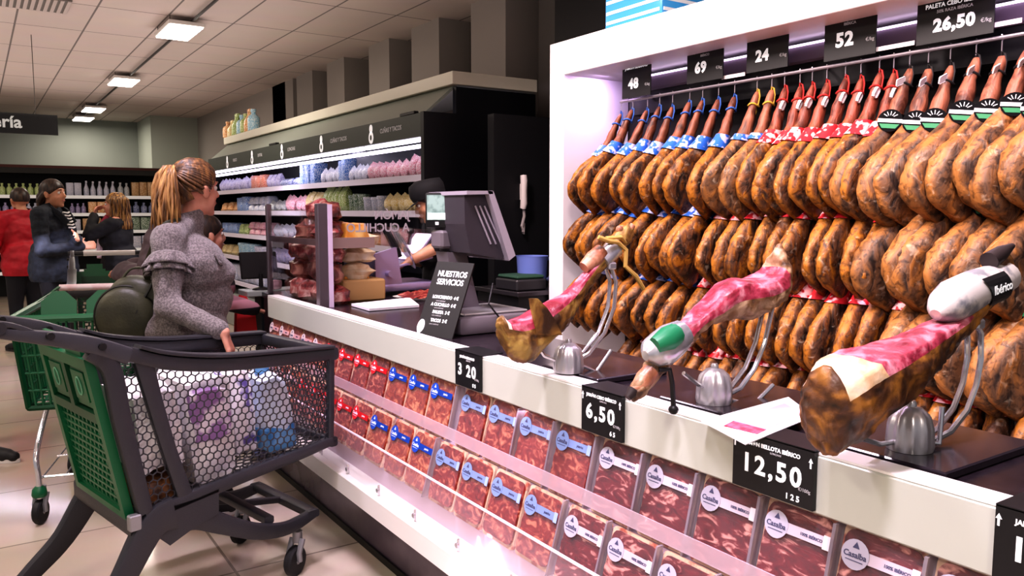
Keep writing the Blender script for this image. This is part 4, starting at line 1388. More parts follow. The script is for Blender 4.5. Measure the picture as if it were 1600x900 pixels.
# ---------------------------------------------------------------- price computing scale
SG = M('scale_grey', '#6f676c', .4)
SGD = M('scale_dark', '#3b363c', .45)
SGL = M('scale_light', '#a29aa4', .35)
YS = 2.86
sc = thing('shop_scale', 'grey shop scale with tilted touch screen head and small lit customer display', 'scale', (1.76, YS, TOPZ))
def S(x, y):
    p = on_y(x, y, YS); return (p.x - 1.76, p.z - TOPZ)
bm = new_bm(); box(bm, -.20, .15, -.16, .17, .0, .075, .02, 2); obj('base', bm, SG, sc)
bm = new_bm(); box(bm, -.17, .14, -.14, .15, .0755, .086, .004); obj('weighing_plate', bm, STEEL, sc, False)
bm = new_bm(); prism(bm, [S(708, 395), S(738, 395), S(758, 478), S(790, 492), S(790, 505), S(735, 505), S(722, 470)], .05, .15, 'xz'); obj('column', bm, SG, sc, False)
bm = new_bm(); prism(bm, [S(706, 304), S(738, 304), S(772, 392), S(764, 403), S(716, 394), S(707, 350)], -.10, .16, 'xz'); obj('head_housing', bm, SGD, sc, False)
bm = new_bm(); prism(bm, [S(736, 299), S(745, 300), S(779, 397), S(769, 405)], -.13, .19, 'xz'); obj('touch_screen', bm, SGL, sc, False)
bm = new_bm(); prism(bm, [S(704, 299), S(744, 299), S(744, 304), S(704, 305)], -.13, .19, 'xz'); obj('head_rim', bm, SGL, sc, False)
bm = new_bm()
for k in range(3):
    a = S(722 + k * 7, 322); b = S(746 + k * 8, 380)
    tube(bm, [(a[0], -.104, a[1]), (b[0], -.104, b[1])], .004, 6)
obj('cooling_ribs', bm, SGL, sc)
# customer display facing the shoppers
p = on_x(687, 328, 1.62)
cd = obj('customer_display', (lambda b: (box(b, -.02, .012, -.062, .062, -.075, .072, .008, 2), b)[1])(new_bm()), BLACK_PLASTIC, sc, loc=(1.62 - 1.76, p.y - YS, p.z - TOPZ), rot=(0, radians(0), radians(28)))
bm = new_bm(); box(bm, -.0215, -.0202, -.05, .05, -.042, .062); obj('lit_screen', bm, M('screen_green_grey', '#8fa39c', .3, col2='#5a6a66', scale=26, lo=.45, hi=.6, emit='#8fb0a6', estr=.35), cd, False)
bm = new_bm(); box(bm, -.0225, -.0216, -.046, .046, -.040, -.012); obj('screen_bar', bm, M('screen_pale', '#b9cfc6', .3, emit='#c0dcd2', estr=.5), cd, False)
bm = new_bm(); box(bm, -.0222, -.0203, -.008, .008, -.062, -.05); obj('screen_button', bm, WHITE_TXT, cd, False)
bm = new_bm(); box(bm, 1.60 - 1.76, 1.72 - 1.76, p.y - YS - .05, p.y - YS + .05, p.z - TOPZ - .16, p.z - TOPZ - .085, .01); obj('display_neck', bm, SG, sc, False)
bm = new_bm(); tube(bm, [(-.02, -.12, .2), (-.06, -.15, .12), (-.02, -.175, .06), (.02, -.18, .01)], .004, 6); obj('power_cable', bm, BLACK_PLASTIC, sc)

# ---------------------------------------------------------------- white cutting sheet
q = [on_z(x, y, .96) for x, y in ((549, 478), (577, 486), (655, 480), (640, 468))]
bm = new_bm(); vs = [bm.verts.new(p) for p in q] + [bm.verts.new(V((p.x, p.y, .972))) for p in q]
bm.faces.new(vs[:4]); bm.faces.new(vs[4:])
for i in range(4): bm.faces.new((vs[i], vs[4 + i], vs[4 + (i + 1) % 4], vs[(i + 1) % 4]))
tag(obj('cutting_board', bm, M('board_white', '#f0edf2', .4), None, False), 'white plastic cutting board lying on the dark worktop left of the price list', 'cutting board')

# ---------------------------------------------------------------- glass display at the far end
PB = 3.94
dp = thing('glass_display', 'small glass food display with steel posts at the far end of the counter', 'display case', (0, 0, 0))
POST = M('post_steel', '#8a7f86', .3, .8)
bm = new_bm(); box(bm, 1.44, 1.49, PB - .025, PB + .025, TOPZ, 1.49, .003); obj('post', bm, POST, dp, False)
bm = new_bm(); box(bm, 1.4905, 1.515, PB - .027, PB + .020, TOPZ, 1.485); obj('post_lit_face', bm, M('post_lilac_lit', '#ddc9e4', .3), dp, False)  # lilac light on this side of the post, painted as a pale face
bm = new_bm(); box(bm, 1.44, 1.47, 4.77, 4.80, TOPZ, 1.49, .003); obj('post', bm, POST, dp, False)
bm = new_bm(); box(bm, 1.745, 1.775, 4.77, 4.80, TOPZ, 1.49, .003); obj('post', bm, POST, dp, False)
bm = new_bm(); box(bm, 1.45, 1.456, PB + .026, 4.769, TOPZ + .002, 1.46); obj('front_pane', bm, GLASS, dp, False)
bm = new_bm(); box(bm, 1.516, 2.24, PB - .003, PB + .003, 1.252, 1.475); sp = obj('side_pane', bm, GLASS, dp, False)
zb = on_y(575, 378, PB).z
bm = new_bm(); box(bm, 1.516, on_y(584, 380, PB).x, PB - .012, PB + .012, zb - .03, zb + .025); obj('shelf_rail', bm, M('rail_taupe', '#a58c88', .35, .4), dp, False)
bm = new_bm(); box(bm, 1.458, 1.775, PB + .027, 4.765, zb - .012, zb + .0); obj('glass_shelf', bm, GLASS, dp, False)
bm = new_bm(); box(bm, 1.458, 1.475, PB + .027, 4.765, zb - .016, zb + .016); obj('shelf_edge', bm, POST, dp, False)
a = on_y(640, 359, PB); b = on_y(652, 340, PB)
LET = M('glass_lettering', '#cfc6cf', .5)
text('A CUCHILLO', .062, LET, sp, (a.x, PB + .004, on_y(640, 361, PB).z), (-1, 0, 0), (0, 0, 1), 'mirrored_lettering', 'LEFT', .0005, .0015)
text('JAMÓN', .062, LET, sp, (on_y(640, 342, PB).x, PB + .004, on_y(640, 342, PB).z), (-1, 0, 0), (0, 0, 1), 'mirrored_lettering', 'LEFT', .0005, .0015)

# cured meats inside: each lump a thing
CURE = [wob('cured_meat_a', '#3a1216', '#8c3038', '#d9a59a', 16, .3), wob('cured_meat_b', '#5a1c20', '#a84a48', '#e6c0b4', 20, .3), wob('cured_meat_c', '#2e1210', '#6a2a26', '#b07a6a', 14, .3)]
NETM = wob('cheese_gold', '#a8642a', '#d9923a', '#ecc27a', 8, .35)
BREAD = wob('cream_loaf', '#c09a72', '#e0c8a4', '#efe3cf', 10, .5)
def lump(seed, sx, sy, sz):
    r = random.Random(seed)
    bm = new_bm()
    ball(bm, (0, 0, 0), 1, 12, 8)
    a, b_, c_ = r.uniform(1, 3), r.uniform(1, 3), r.uniform(0, 6)
    for v in bm.verts:
        d = 1 + .12 * sin(v.co.x * 3 * a + c_) + .10 * sin(v.co.z * 4 * b_ + c_) + .05 * sin(v.co.y * 9)
        v.co = V((v.co.x * sx * d, v.co.y * sy * d, max(-.72, v.co.z) * sz * d))
    return bm
k = 0
rnd = random.Random(3)
for lvl, zz, cells in (('lower shelf', TOPZ, [(c, r_) for c in range(5) for r_ in range(3)]), ('upper shelf', zb + .001, [(c, r_) for c in range(3) for r_ in range(2)])):
    m_ = 0
    for c, r_ in cells:
        k += 1; m_ += 1
        sz = rnd.uniform(.055, .07)
        o = obj('cured_meat', lump(k, .07, .075, sz), CURE[k % 3], None, loc=(1.56 + rnd.uniform(-.01, .05), 4.06 + c * .145 + rnd.uniform(-.015, .015), zz + sz * .75 + r_ * .112), rot=(0, 0, rnd.uniform(0, 3)))
        tag(o, 'cured meat piece, %s in the pile on the %s of the glass display' % (ORD[m_], lvl), 'cured meat', 'cured meats piled on the %s of the glass display' % lvl)
for i, (px, py, mat_, s, lab, nm) in enumerate(((545, 368, NETM, (.10, .10, .06), 'long golden smoked cheese on the upper glass shelf', 'smoked_cheese'), (522, 350, CURE[1], (.08, .08, .06), 'pink cooked meat piece behind the golden cheese', 'cooked_meat'),
                                          )):
    p = on_y(px, py, PB + .16)
    o = obj(nm, lump(50 + i, *s), mat_, None, loc=(p.x, PB + .16 + i * .12, zb + s[2] * .75)); tag(o, lab, 'cheese' if 'cheese' in nm else 'meat')
p = on_y(540, 425, PB + .25)
for i in range(3):
    o = obj('bread_loaf', lump(60 + i, .11, .06, .05), BREAD, None, loc=(1.74 + .02 * i, PB + .22 + i * .02, TOPZ + .16 + i * .085)); tag(o, 'pale bread loaf stacked inside the glass display, %s from the bottom' % ORD[i + 1], 'bread', 'loaves stacked in the display')
o = obj('bread_crate', (lambda b: (box(b, -.13, .13, -.11, .11, 0, .12, .01), b)[1])(new_bm()), M('tan_carton', '#b08a5a', .7), None, False, loc=(1.75, PB + .24, TOPZ + .0005)); tag(o, 'tan carton under the stacked loaves in the glass display', 'carton')
p = on_z(540, 468, TOPZ)
for i in range(2):
    o = obj('cheese_wedge', (lambda b: (prism(b, [(-.085, 0), (.085, 0), (.085, .055), (.03, .068), (-.06, .062), (-.085, .045)], -.06, .06, 'xz'), b)[1])(new_bm()), NETM, None, False, loc=(p.x + .02, p.y - .03, TOPZ + .001 + i * .072))
    tag(o, ['lower golden cheese block on the worktop right of the steel post', 'upper golden cheese block on the worktop right of the steel post'][i], 'cheese')

# ---------------------------------------------------------------- meat slicer
SL = M('purple_lit_aluminium', '#b6a6cf', .3, .55)  # purple light on the silver metal is put into the colour
SLD = M('slicer_shadow', '#57506a', .4, .3)
s0 = on_z(600, 452, TOPZ)
YL = 4.42
sl = thing('meat_slicer', 'silver meat slicer with round blade on the worktop beside the worker', 'slicer', (2.03, YL, TOPZ))
def L(x, y):
    p = on_y(x, y, YL); return (p.x - 2.03, p.z - TOPZ)
bm = new_bm(); box(bm, -.24, .30, -.15, .2, .02, .07, .015, 2)
for xx in (-.2, .26):
    for yy in (-.12, .16): lathe(bm, [(.02, 0), (.02, .02)], (xx, yy, 0), 10)
obj('base', bm, SL, sl)
bm = new_bm(); box(bm, -.22, .0, -.12, .1, .071, .24, .015, 2); obj('motor_housing', bm, SLD, sl)
bm = new_bm(); prism(bm, [L(570, 395), L(603, 385), L(612, 440), L(572, 448)], -.145, -.121, 'xz'); obj('gauge_plate', bm, SL, sl, False)
bm = new_bm(); tube(bm, [(L(590, 425)[0], -.146, L(590, 425)[1]), (L(590, 425)[0], -.19, L(590, 425)[1])], .018, 12); obj('control_knob', bm, SL, sl)
bm = new_bm()
bc = V((L(625, 385)[0], -.05, L(625, 385)[1])); bn = V((.80, -.25, .42)).normalized(); ba, bb = ring_frame(bn)
loft(bm, [[bc + bn * dz + (ba * cos(a) + bb * sin(a)) * r for a in [2 * pi * i / 32 for i in range(32)]] for r, dz in ((.05, .012), (.135, .008), (.150, 0), (.135, -.008), (.05, -.012))]); obj('round_blade', bm, CHROME, sl, ang=25)
bm = new_bm(); tube(bm, [V((L(588, 352)[0], -.1, L(588, 352)[1])), V((L(606, 385)[0], -.1, L(606, 385)[1])), V((L(612, 400)[0], -.1, L(612, 400)[1]))], [.02, .024, .02], 10); obj('blade_guard_arm', bm, BLACK_PLASTIC, sl)
bm = new_bm(); box(bm, .04, .30, -.14, .14, .15, .165, .004); obx = obj('carriage', bm, SL, sl, False, rot=(0, radians(-12), 0))
bm = new_bm(); obox(bm, (.20, -.02, .27), (.22, .2, .03), (0, radians(-50), 0), .01); obj('meat_pusher', bm, SL, sl, False)
bm = new_bm(); tube(bm, [(.12, -.1, .30), (.10, -.16, .36)], .012, 10); ball(bm, (.095, -.17, .375), .022, 10, 8); obj('handle', bm, BLACK_PLASTIC, sl)

# plate of sliced ham and tray in front of the worker
p = on_z(665, 452, TOPZ)
t = thing('serving_plate', 'white tray of red sliced ham on the worktop by the slicer', 'plate', (2.12, 4.02, TOPZ))
bm = new_bm(); loft(bm, [[V((s * .19 * x, s * .12 * y, z)) for x, y in rr(2, 2, .5, 4)] for s, z in ((.9, 0), (1, .012), (1.02, .016), (.9, .008))]); obj('tray', bm, WHITE_GLOSS, t)
bm = new_bm()
for i in range(6):
    obox(bm, (-.12 + .048 * i, .01 * (-1) ** i, .022 + .002 * i), (.07, .15, .004), (.1, -.25, .1 * i), .001)
obj('ham_slices', bm, MEAT_RED, t, False)

# ---------------------------------------------------------------- back bar, jug, phone
bb_ = thing('back_bar', 'low dark work bench behind the counter against the black partition', 'bench')
bm = new_bm(); box(bm, 2.86, 3.34, 4.2, 4.70, .0, .905); obj('cabinet', bm, BLACK_MATT, bb_, False)
bm = new_bm(); box(bm, 2.84, 3.36, 4.18, 4.71, .906, .935, .003); obj('bench_top', bm, M('bench_top_steel', '#3f3b40', .3, .5), bb_, False)
p = on_z(832, 442, .936)
JUG = M('jug_blue', '#6f7fc4', .4)
t = thing('plastic_jug', 'blue plastic measuring jug standing on the dark bench by the white frame', 'jug', (3.12, 4.42, .9355))
bm = new_bm(); lathe(bm, [(.085, 0), (.095, .01), (.105, .2), (.11, .215), (.103, .214), (.09, .015)], n=24); obj('jug_body', bm, JUG, t)
bm = new_bm(); tube(bm, [(.10, -.03, .19), (.15, -.05, .2), (.175, -.06, .15), (.16, -.05, .09), (.10, -.03, .05)], .011, 8); obj('handle', bm, JUG, t)
ph = on_y(812, 300, 4.72)
t = thing('wall_phone', 'white intercom handset hanging on the black partition', 'telephone', (ph.x, 4.7195, ph.z))
PHM = M('phone_ivory', '#cfc4c2', .4)
bm = new_bm(); box(bm, -.004, .05, -.03, 0, -.06, .06, .006); obj('wall_base', bm, PHM, t, False)
bm = new_bm(); tube(bm, [(-.005, -.055, .115), (-.005, -.06, .08), (-.005, -.058, 0), (-.005, -.06, -.08), (-.005, -.05, -.115)], [.024, .026, .022, .026, .022], 10); obj('handset', bm, PHM, t)
bm = new_bm(); tube(bm, [(0, -.05, -.11), (.012, -.04, -.17), (-.004, -.035, -.24), (.01, -.03, -.29), (.02, -.03, -.22)], [.010, .011, .012, .013, .006], 8); obj('coiled_cord', bm, M('phone_cord', '#9a9190', .5), t)
# dark till boxes on the bench and a green cloth
t = thing('storage_box', 'flat dark plastic crate on the bench behind the scale', 'crate', (2.98, 4.35, .9355))
bm = new_bm(); box(bm, -.12, .12, -.13, .13, 0, .075, .01); obj('crate_body', bm, M('crate_charcoal', '#232125', .5), t, False)
bm = new_bm(); box(bm, -.11, .11, -.12, .12, .0755, .10, .01); obj('green_cloth', bm, M('cloth_green', '#1f4030', .8), t, False)
# ================================================================== TROLLEYS
TY = radians(12)
T0 = V((.40, 2.87, 0))
TF, TL = V((cos(TY), sin(TY), 0)), V((-sin(TY), cos(TY), 0))


def tp(px, py, yl=0.0):
    """photo point carried to the trolley's side plane (local left offset yl); returns local (x, z)"""
    d = _ray(px, py); o = V((0, 0, CAM_H)); P = T0 + TL * yl
    k = (P - o).dot(TL) / d.dot(TL)
    q = o + d * k - T0
    return (q.dot(TF), q.z)


def catmull(pts, n=5):
    out = []
    K = len(pts)
    for i in range(K - 1):
        p = [V(pts[max(0, i - 1)]), V(pts[i]), V(pts[i + 1]), V(pts[min(K - 1, i + 2)])]
        for s in range(n):
            f = s / n
            out.append(.5 * (2 * p[1] + (p[2] - p[0]) * f + (2 * p[0] - 5 * p[1] + 4 * p[2] - p[3]) * f * f + (3 * p[1] - p[0] - 3 * p[2] + p[3]) * f ** 3))
    out.append(V(pts[-1]))
    return out


def sweep(bm, pts, w, h, side=V((0, 1, 0)), cap=True, r=.25):
    """rounded box section swept along pts; w across (side direction), h in the other; w/h numbers or lists"""
    pts = [V(p) for p in pts]
    K = len(pts)
    W = w if isinstance(w, (list, tuple)) else [w] * K
    Hh = h if isinstance(h, (list, tuple)) else [h] * K
    def res(L): return [L[0] + 0 * i if len(L) == 1 else L[min(len(L) - 1, int(i / (K - 1) * (len(L) - 1)))] * (1 - ((i / (K - 1) * (len(L) - 1)) % 1)) + L[min(len(L) - 1, int(i / (K - 1) * (len(L) - 1)) + 1)] * ((i / (K - 1) * (len(L) - 1)) % 1) for i in range(K)]
    if len(W) != K: W = res(W)
    if len(Hh) != K: Hh = res(Hh)
    rings = []
    for i, p in enumerate(pts):
        t = (pts[min(i + 1, K - 1)] - pts[max(i - 1, 0)]).normalized()
        sd = (side - t * side.dot(t)).normalized()
        up = t.cross(sd)
        rings.append([p + sd * u + up * v for u, v in rr(W[i], Hh[i], min(W[i], Hh[i]) * r, 2)])
    loft(bm, rings, cap)


def inside(p, poly):
    c = False
    n = len(poly)
    for i in range(n):
        a, b = poly[i], poly[i - 1]
        if (a[1] > p[1]) != (b[1] > p[1]) and p[0] < (b[0] - a[0]) * (p[1] - a[1]) / (b[1] - a[1]) + a[0]:
            c = not c
    return c


def hexmesh(bm, poly, fn, pitch=.028, hole=.86, th=.004):
    """honeycomb lattice over polygon poly (u, v); fn(u, v, w) -> 3D point, w = depth"""
    R = pitch / sqrt(3)
    us = [p[0] for p in poly]; vs = [p[1] for p in poly]
    row = 0
    v = min(vs)
    while v < max(vs):
        u = min(us) + (pitch / 2 if row % 2 else 0)
        while u < max(us):
            if inside((u, v), poly):
                A = [pi / 6 + k * pi / 3 for k in range(6)]
                oF = [bm.verts.new(fn(u + R * cos(a), v + R * sin(a), 0)) for a in A]
                iF = [bm.verts.new(fn(u + R * hole * cos(a), v + R * hole * sin(a), 0)) for a in A]
                oB = [bm.verts.new(fn(u + R * cos(a), v + R * sin(a), th)) for a in A]
                iB = [bm.verts.new(fn(u + R * hole * cos(a), v + R * hole * sin(a), th)) for a in A]
                for k in range(6):
                    j = (k + 1) % 6
                    bm.faces.new((oF[k], oF[j], iF[j], iF[k]))
                    bm.faces.new((iB[k], iB[j], oB[j], oB[k]))
                    bm.faces.new((iF[k], iF[j], iB[j], iB[k]))
            u += pitch
        v += R * 1.5
        row += 1


TG = M('trolley_grey_plastic', '#2c2c31', .42, bump=.12, bscale=220)
TGL = M('trolley_grey_light', '#3a3a40', .4, bump=.1, bscale=220)
GREEN = M('trolley_green_plastic', '#0d5a36', .38)
GREEND = M('trolley_green_dark', '#0a4428', .42)
RUBBER = M('castor_rubber', '#131316', .6)
HUBG = M('castor_fork_grey', '#8d8d90', .4, .5)
CW = .54      # trolley width


def castor(bm_w, bm_f, x, y, r=.062, rot=.5):
    c, s = cos(rot), sin(rot)
    n = 20
    for ww, rr_ in ((.017, r),):
        rings = []
        for yy, q in ((-ww, .70), (-ww, .9), (-ww * .6, 1), (ww * .6, 1), (ww, .9), (ww, .70)):
            rings.append([V((x + q * rr_ * cos(a) * c - yy * s, y + q * rr_ * cos(a) * s + yy * c, r + q * rr_ * sin(a))) for a in [2 * pi * i / n for i in range(n)]])
        loft(bm_w, rings)
    for sd in (-1, 1):
        o = V((x - sd * .023 * s, y + sd * .023 * c, r))
        d = V((c, s, 0))
        tube(bm_f, [o, o + V((0, 0, .035)) - d * .004, o + V((0, 0, .085)) + d * .022], [.011, .012, .012], 8)
    ball(bm_f, (x - 0 * s, y, r), .022, 10, 6, (1, 1, 1))
    tube(bm_f, [(x + .022 * c, y + .022 * s, r + .07), (x + .022 * c, y + .022 * s, r + .115)], .02, 10)


def make_trolley(label, loc, rot):
    t = thing('shopping_trolley', label, 'shopping trolley', loc, (0, 0, rot))
    def P(px, py, y=0.0):
        x, z = tp(px, py, 0.0)
        return V((x, y, z))
    def side3(poly):
        return [P(*q) for q in poly]
    # --- basket side frames (near y=0, far y=CW): rim, rear post, slanted post, bottom rail, front post
    for nm, y in (('near', 0.0), ('far', CW)):
        bm = new_bm()
        rim = catmull([P(200, 553, y), P(260, 566, y), P(340, 569, y), P(430, 562, y), P(517, 552, y)], 5)
        sweep(bm, rim, [.05, .045, .04], [.052, .05, .05])
        lip = catmull([P(215, 541, y), P(262, 551, y), P(340, 555, y), P(430, 549, y), P(517, 541, y)], 5)
        sweep(bm, lip, .062, .012)
        sweep(bm, catmull([P(203, 560, y), P(222, 640, y), P(245, 720, y), P(262, 790, y)][0:0] + [P(140, 548, y), P(172, 575, y), P(188, 650, y), P(208, 730, y), P(226, 800, y)], 5), .042, [.06, .062, .06, .055, .05])
        sweep(bm, catmull([P(222, 560, y), P(238, 620, y), P(262, 700, y), P(288, 775, y)], 5), .036, [.065, .055, .05, .055])
        sweep(bm, catmull([P(226, 808, y), P(290, 780, y), P(400, 735, y), P(470, 708, y), P(517, 688, y)], 4), .04, [.05, .05, .045, .035])
        sweep(bm, [P(516, 545, y), P(516, 620, y), P(515, 690, y)], .03, .026)
        obj('side_frame', bm, TG, t)
        s = 1 if y == 0 else -1
        bm = new_bm()
        hexmesh(bm, [tp(*q)[0:2] for q in ((176, 585), (212, 572), (232, 640), (275, 776), (238, 800), (205, 690))], lambda u, v, w: V((u, y - .006 + w, v)))
        hexmesh(bm, [tp(*q)[0:2] for q in ((240, 572), (330, 580), (430, 575), (513, 560), (514, 684), (420, 722), (300, 772), (262, 660))], lambda u, v, w: V((u, y - .006 + w, v)))
        obj('honeycomb_panel', bm, TG, t, False)
    # --- front, bottom
    xf, zt = tp(517, 552); _, zb = tp(517, 690); xr, zr = tp(226, 806)
    bm = new_bm(); hexmesh(bm, [(0, zb), (CW, zb), (CW, zt), (0, zt)], lambda u, v, w: V((xf - .012 + w, u, v))); obj('honeycomb_panel', bm, TG, t, False)
    bm = new_bm(); sweep(bm, [V((xf, -.02, zt)), V((xf, CW + .02, zt))], .045, .05, V((1, 0, 0))); obj('front_rim', bm, TG, t)
    bm = new_bm(); sweep(bm, [V((xf - .003, -.01, zb)), V((xf - .003, CW + .01, zb))], .04, .04, V((1, 0, 0))); obj('front_lower_bar', bm, TG, t)
    bm = new_bm()
    L_ = sqrt((xf - xr) ** 2 + (zb - zr) ** 2)
    hexmesh(bm, [(0, 0), (L_, 0), (L_, CW), (0, CW)], lambda u, v, w: V((xr + (xf - xr) * u / L_, v, zr + (zb - zr) * u / L_ + w)), pitch=.034); obj('honeycomb_floor', bm, TG, t, False)
    # --- handle arms and bar
    for y in (0.0, CW):
        bm = new_bm()
        sweep(bm, catmull([P(200, 556, y), P(150, 541, y), P(95, 531, y), P(40, 525, y), P(-15, 519, y)], 4), [.05, .048, .04, .034], [.058, .056, .042, .03])
        sweep(bm, catmull([P(60, 523, y), P(20, 509, y), P(-20, 504, y)], 4), .03, .016)
        obj('handle_arm', bm, TGL, t)
        bm = new_bm()
        for q in ((74, 524), (155, 540)):
            o = P(*q, y); tube(bm, [o + V((0, -.036, 0)), o + V((0, -.022, 0))], .012, 10)
        obj('bolt_cap', bm, BLACK_PLASTIC, t)
    a = P(-5, 512, 0)
    bm = new_bm(); tube(bm, [(a.x, -.03, a.z), (a.x, CW + .03, a.z)], .019, 12); obj('handle_bar', bm, TG, t)
    bm = new_bm(); tube(bm, [(a.x, .08, a.z), (a.x, CW - .08, a.z)], .0205, 12); obj('handle_sleeve', bm, M('handle_sleeve_pale', '#d9d4d2', .35), t)
    # --- green rear gate: frame, slot grid, two recessed flaps
    A, B = P(150, 560), P(216, 812)
    def gate(u, v, w=0.0):
        """u across 0..1 (near to far), v up 0..1, w outwards (backwards)"""
        p = B.lerp(A, v)
        return V((p.x, 0, p.z)) + V((0, .025 + u * (CW - .05), 0)) + V((-.985, 0, -.17)) * w
    bm = new_bm()
    def slab(u0, u1, v0, v1, w0, w1):
        c = [bm.verts.new(gate(u, v, w)) for w in (w0, w1) for u, v in ((u0, v0), (u1, v0), (u1, v1), (u0, v1))]
        for f in ((0, 1, 2, 3), (7, 6, 5, 4), (0, 4, 5, 1), (1, 5, 6, 2), (2, 6, 7, 3), (3, 7, 4, 0)):
            bm.faces.new([c[k] for k in f])
    slab(0, 1, 0, .05, 0, .03); slab(0, 1, .93, 1, 0, .03); slab(0, .07, .05, .93, 0, .03); slab(.93, 1, .05, .93, 0, .03)
    obj('gate_frame', bm, GREEN, t, False)
    bm = new_bm()
    nr, nc = 11, 10
    for r in range(nr + 1):
        v = .05 + .53 * r / nr
        slab(.07, .93, v, v + .016, .006, .018)
    for r in range(nr):
        for c in range(nc + 1):
            u = .07 + .86 * (c + (.5 if r % 2 else 0)) / (nc + .5)
            v = .05 + .53 * r / nr
            slab(u - .012, u + .012, v + .016, v + .048, .006, .016)
    obj('gate_grid', bm, GREEN, t, False)
    bm = new_bm()
    slab(.07, .93, .60, .66, .004, .03); slab(.46, .54, .66, .93, .004, .03)
    slab(.07, .93, .66, .93, .0, .006)
    obj('gate_upper_panel', bm, GREEND, t, False)
    for u0 in (.11, .58):
        bm = new_bm(); slab(u0, u0 + .31, .68, 1.03, .008, .02); slab(u0 + .04, u0 + .27, 1.03, 1.10, .008, .02); slab(u0 + .03, u0 + .28, .72, .90, .0205, .026)
        fl = obj('seat_flap', bm, GREEN, t, False)
        bm = new_bm()
        ring = []
        for k in range(20):
            aa = 2 * pi * k / 20
            ring.append(gate(u0 + .155 + .045 * cos(aa), .81 + .055 * sin(aa), .0275))
        tube(bm, ring, .003, 5, closed=True); obj('flap_emblem', bm, M('emblem_pale_green', '#6fae8c', .4), fl)
    # --- rear bottom beam, legs, lower fork
    bm = new_bm(); sweep(bm, [P(214, 822, -.01), P(214, 822, CW + .01)], .05, .075, V((1, 0, 0))); obj('rear_beam', bm, TG, t)
    bm = new_bm(); q = P(214, 818, 0); obox(bm, q + V((-.012, -.012, .01)), (.04, .03, .055), (0, 0, 0), .004); obj('coin_lock', bm, HUBG, t, False)
    for nm, y in (('near', 0.0), ('far', CW)):
        sg = -1 if y == 0 else 1
        foot = V((-.26, y + sg * .035, .028))
        bm = new_bm(); sweep(bm, catmull([P(270, 800, y), P(235, 822, y), V((-.07, y + sg * .012, .215)), V((-.17, y + sg * .025, .115)), foot + V((.02, 0, .02))], 5), [.05, .055, .05, .046, .042], [.12, .10, .075, .065, .055])
        obj('rear_leg', bm, TG, t)
        bm = new_bm(); lathe(bm, [(.026, -.028), (.032, -.02), (.032, .015), (.02, .03), (.008, .034)], foot + V((-.012, 0, 0)), 14); obj('foot', bm, TGL, t)
        # body plate and front beam
        bm = new_bm()
        plate = [P(*q, y) for q in ((232, 800), (300, 778), (338, 762), (338, 800), (300, 822), (262, 850), (240, 835))]
        prism(bm, [(p.x, p.z) for p in plate], y - .02, y + .02, 'xz')
        sweep(bm, catmull([P(255, 828, y), P(300, 808, y), P(345, 818, y), P(400, 830, y), P(455, 828, y - sg * .03), P(500, 806, y - sg * .05)], 5), [.036, .034, .03], [.10, .085, .065, .055, .04])
        obj('lower_beam', bm, TG, t)
    q = P(497, 806, 0)
    bm = new_bm(); sweep(bm, [V((q.x, .03, q.z)), V((q.x, CW - .03, q.z))], .05, .03, V((1, 0, 0)))
    m_ = P(425, 815, 0); sweep(bm, [V((m_.x, .02, m_.z)), V((m_.x, CW - .02, m_.z))], .04, .03, V((1, 0, 0)))
    sweep(bm, [V((m_.x, CW * .5, m_.z)), V((q.x, CW * .5, q.z))], .03, .025)
    obj('front_crossbar', bm, TG, t)
    wx = tp(474, 895)[0]
    for y in (.045, CW - .045):
        bw, bf = new_bm(), new_bm()
        castor(bw, bf, wx - .01, y, .06, .45)
        w = obj('castor_wheel', bw, RUBBER, t)
        obj('castor_fork', bf, HUBG, w)
    return t


trolley = make_trolley('dark grey plastic shopping trolley with green rear gate, in the foreground', T0, TY)

# ------------------------------------------------------------------ goods inside the foreground trolley
def inT(x, y, z):
    p = T0 + TF * x + TL * y
    return (p.x, p.y, z)


def sack(seed, sx, sy, sz, lump_=.12):
    r = random.Random(seed)
    bm = new_bm()
    bmesh.ops.create_cube(bm, size=2)
    bmesh.ops.subdivide_edges(bm, edges=bm.edges[:], cuts=7, use_grid_fill=True)
    for v in bm.verts:
        q = v.co.copy()
        l = max(abs(q.x), abs(q.y), abs(q.z))
        s = q.normalized() * l
        q = q.lerp(s, .38)
        n = mnoise.noise(V((q.x * 1.6 + seed * 3, q.y * 1.6, q.z * 1.6))) + .5 * mnoise.noise(V((q.x * 4 + seed, q.y * 4, q.z * 4)))
        q *= 1 + lump_ * n
        v.co = V((q.x * sx, q.y * sy, q.z * sz))
    return bm


def tz(x):
    """height of the sloping basket floor at local x"""
    xf, _ = tp(517, 690); zb_ = tp(517, 690)[1]; xr, zr = tp(226, 806)
    return zr + (zb_ - zr) * (x - xr) / (xf - xr) + .012


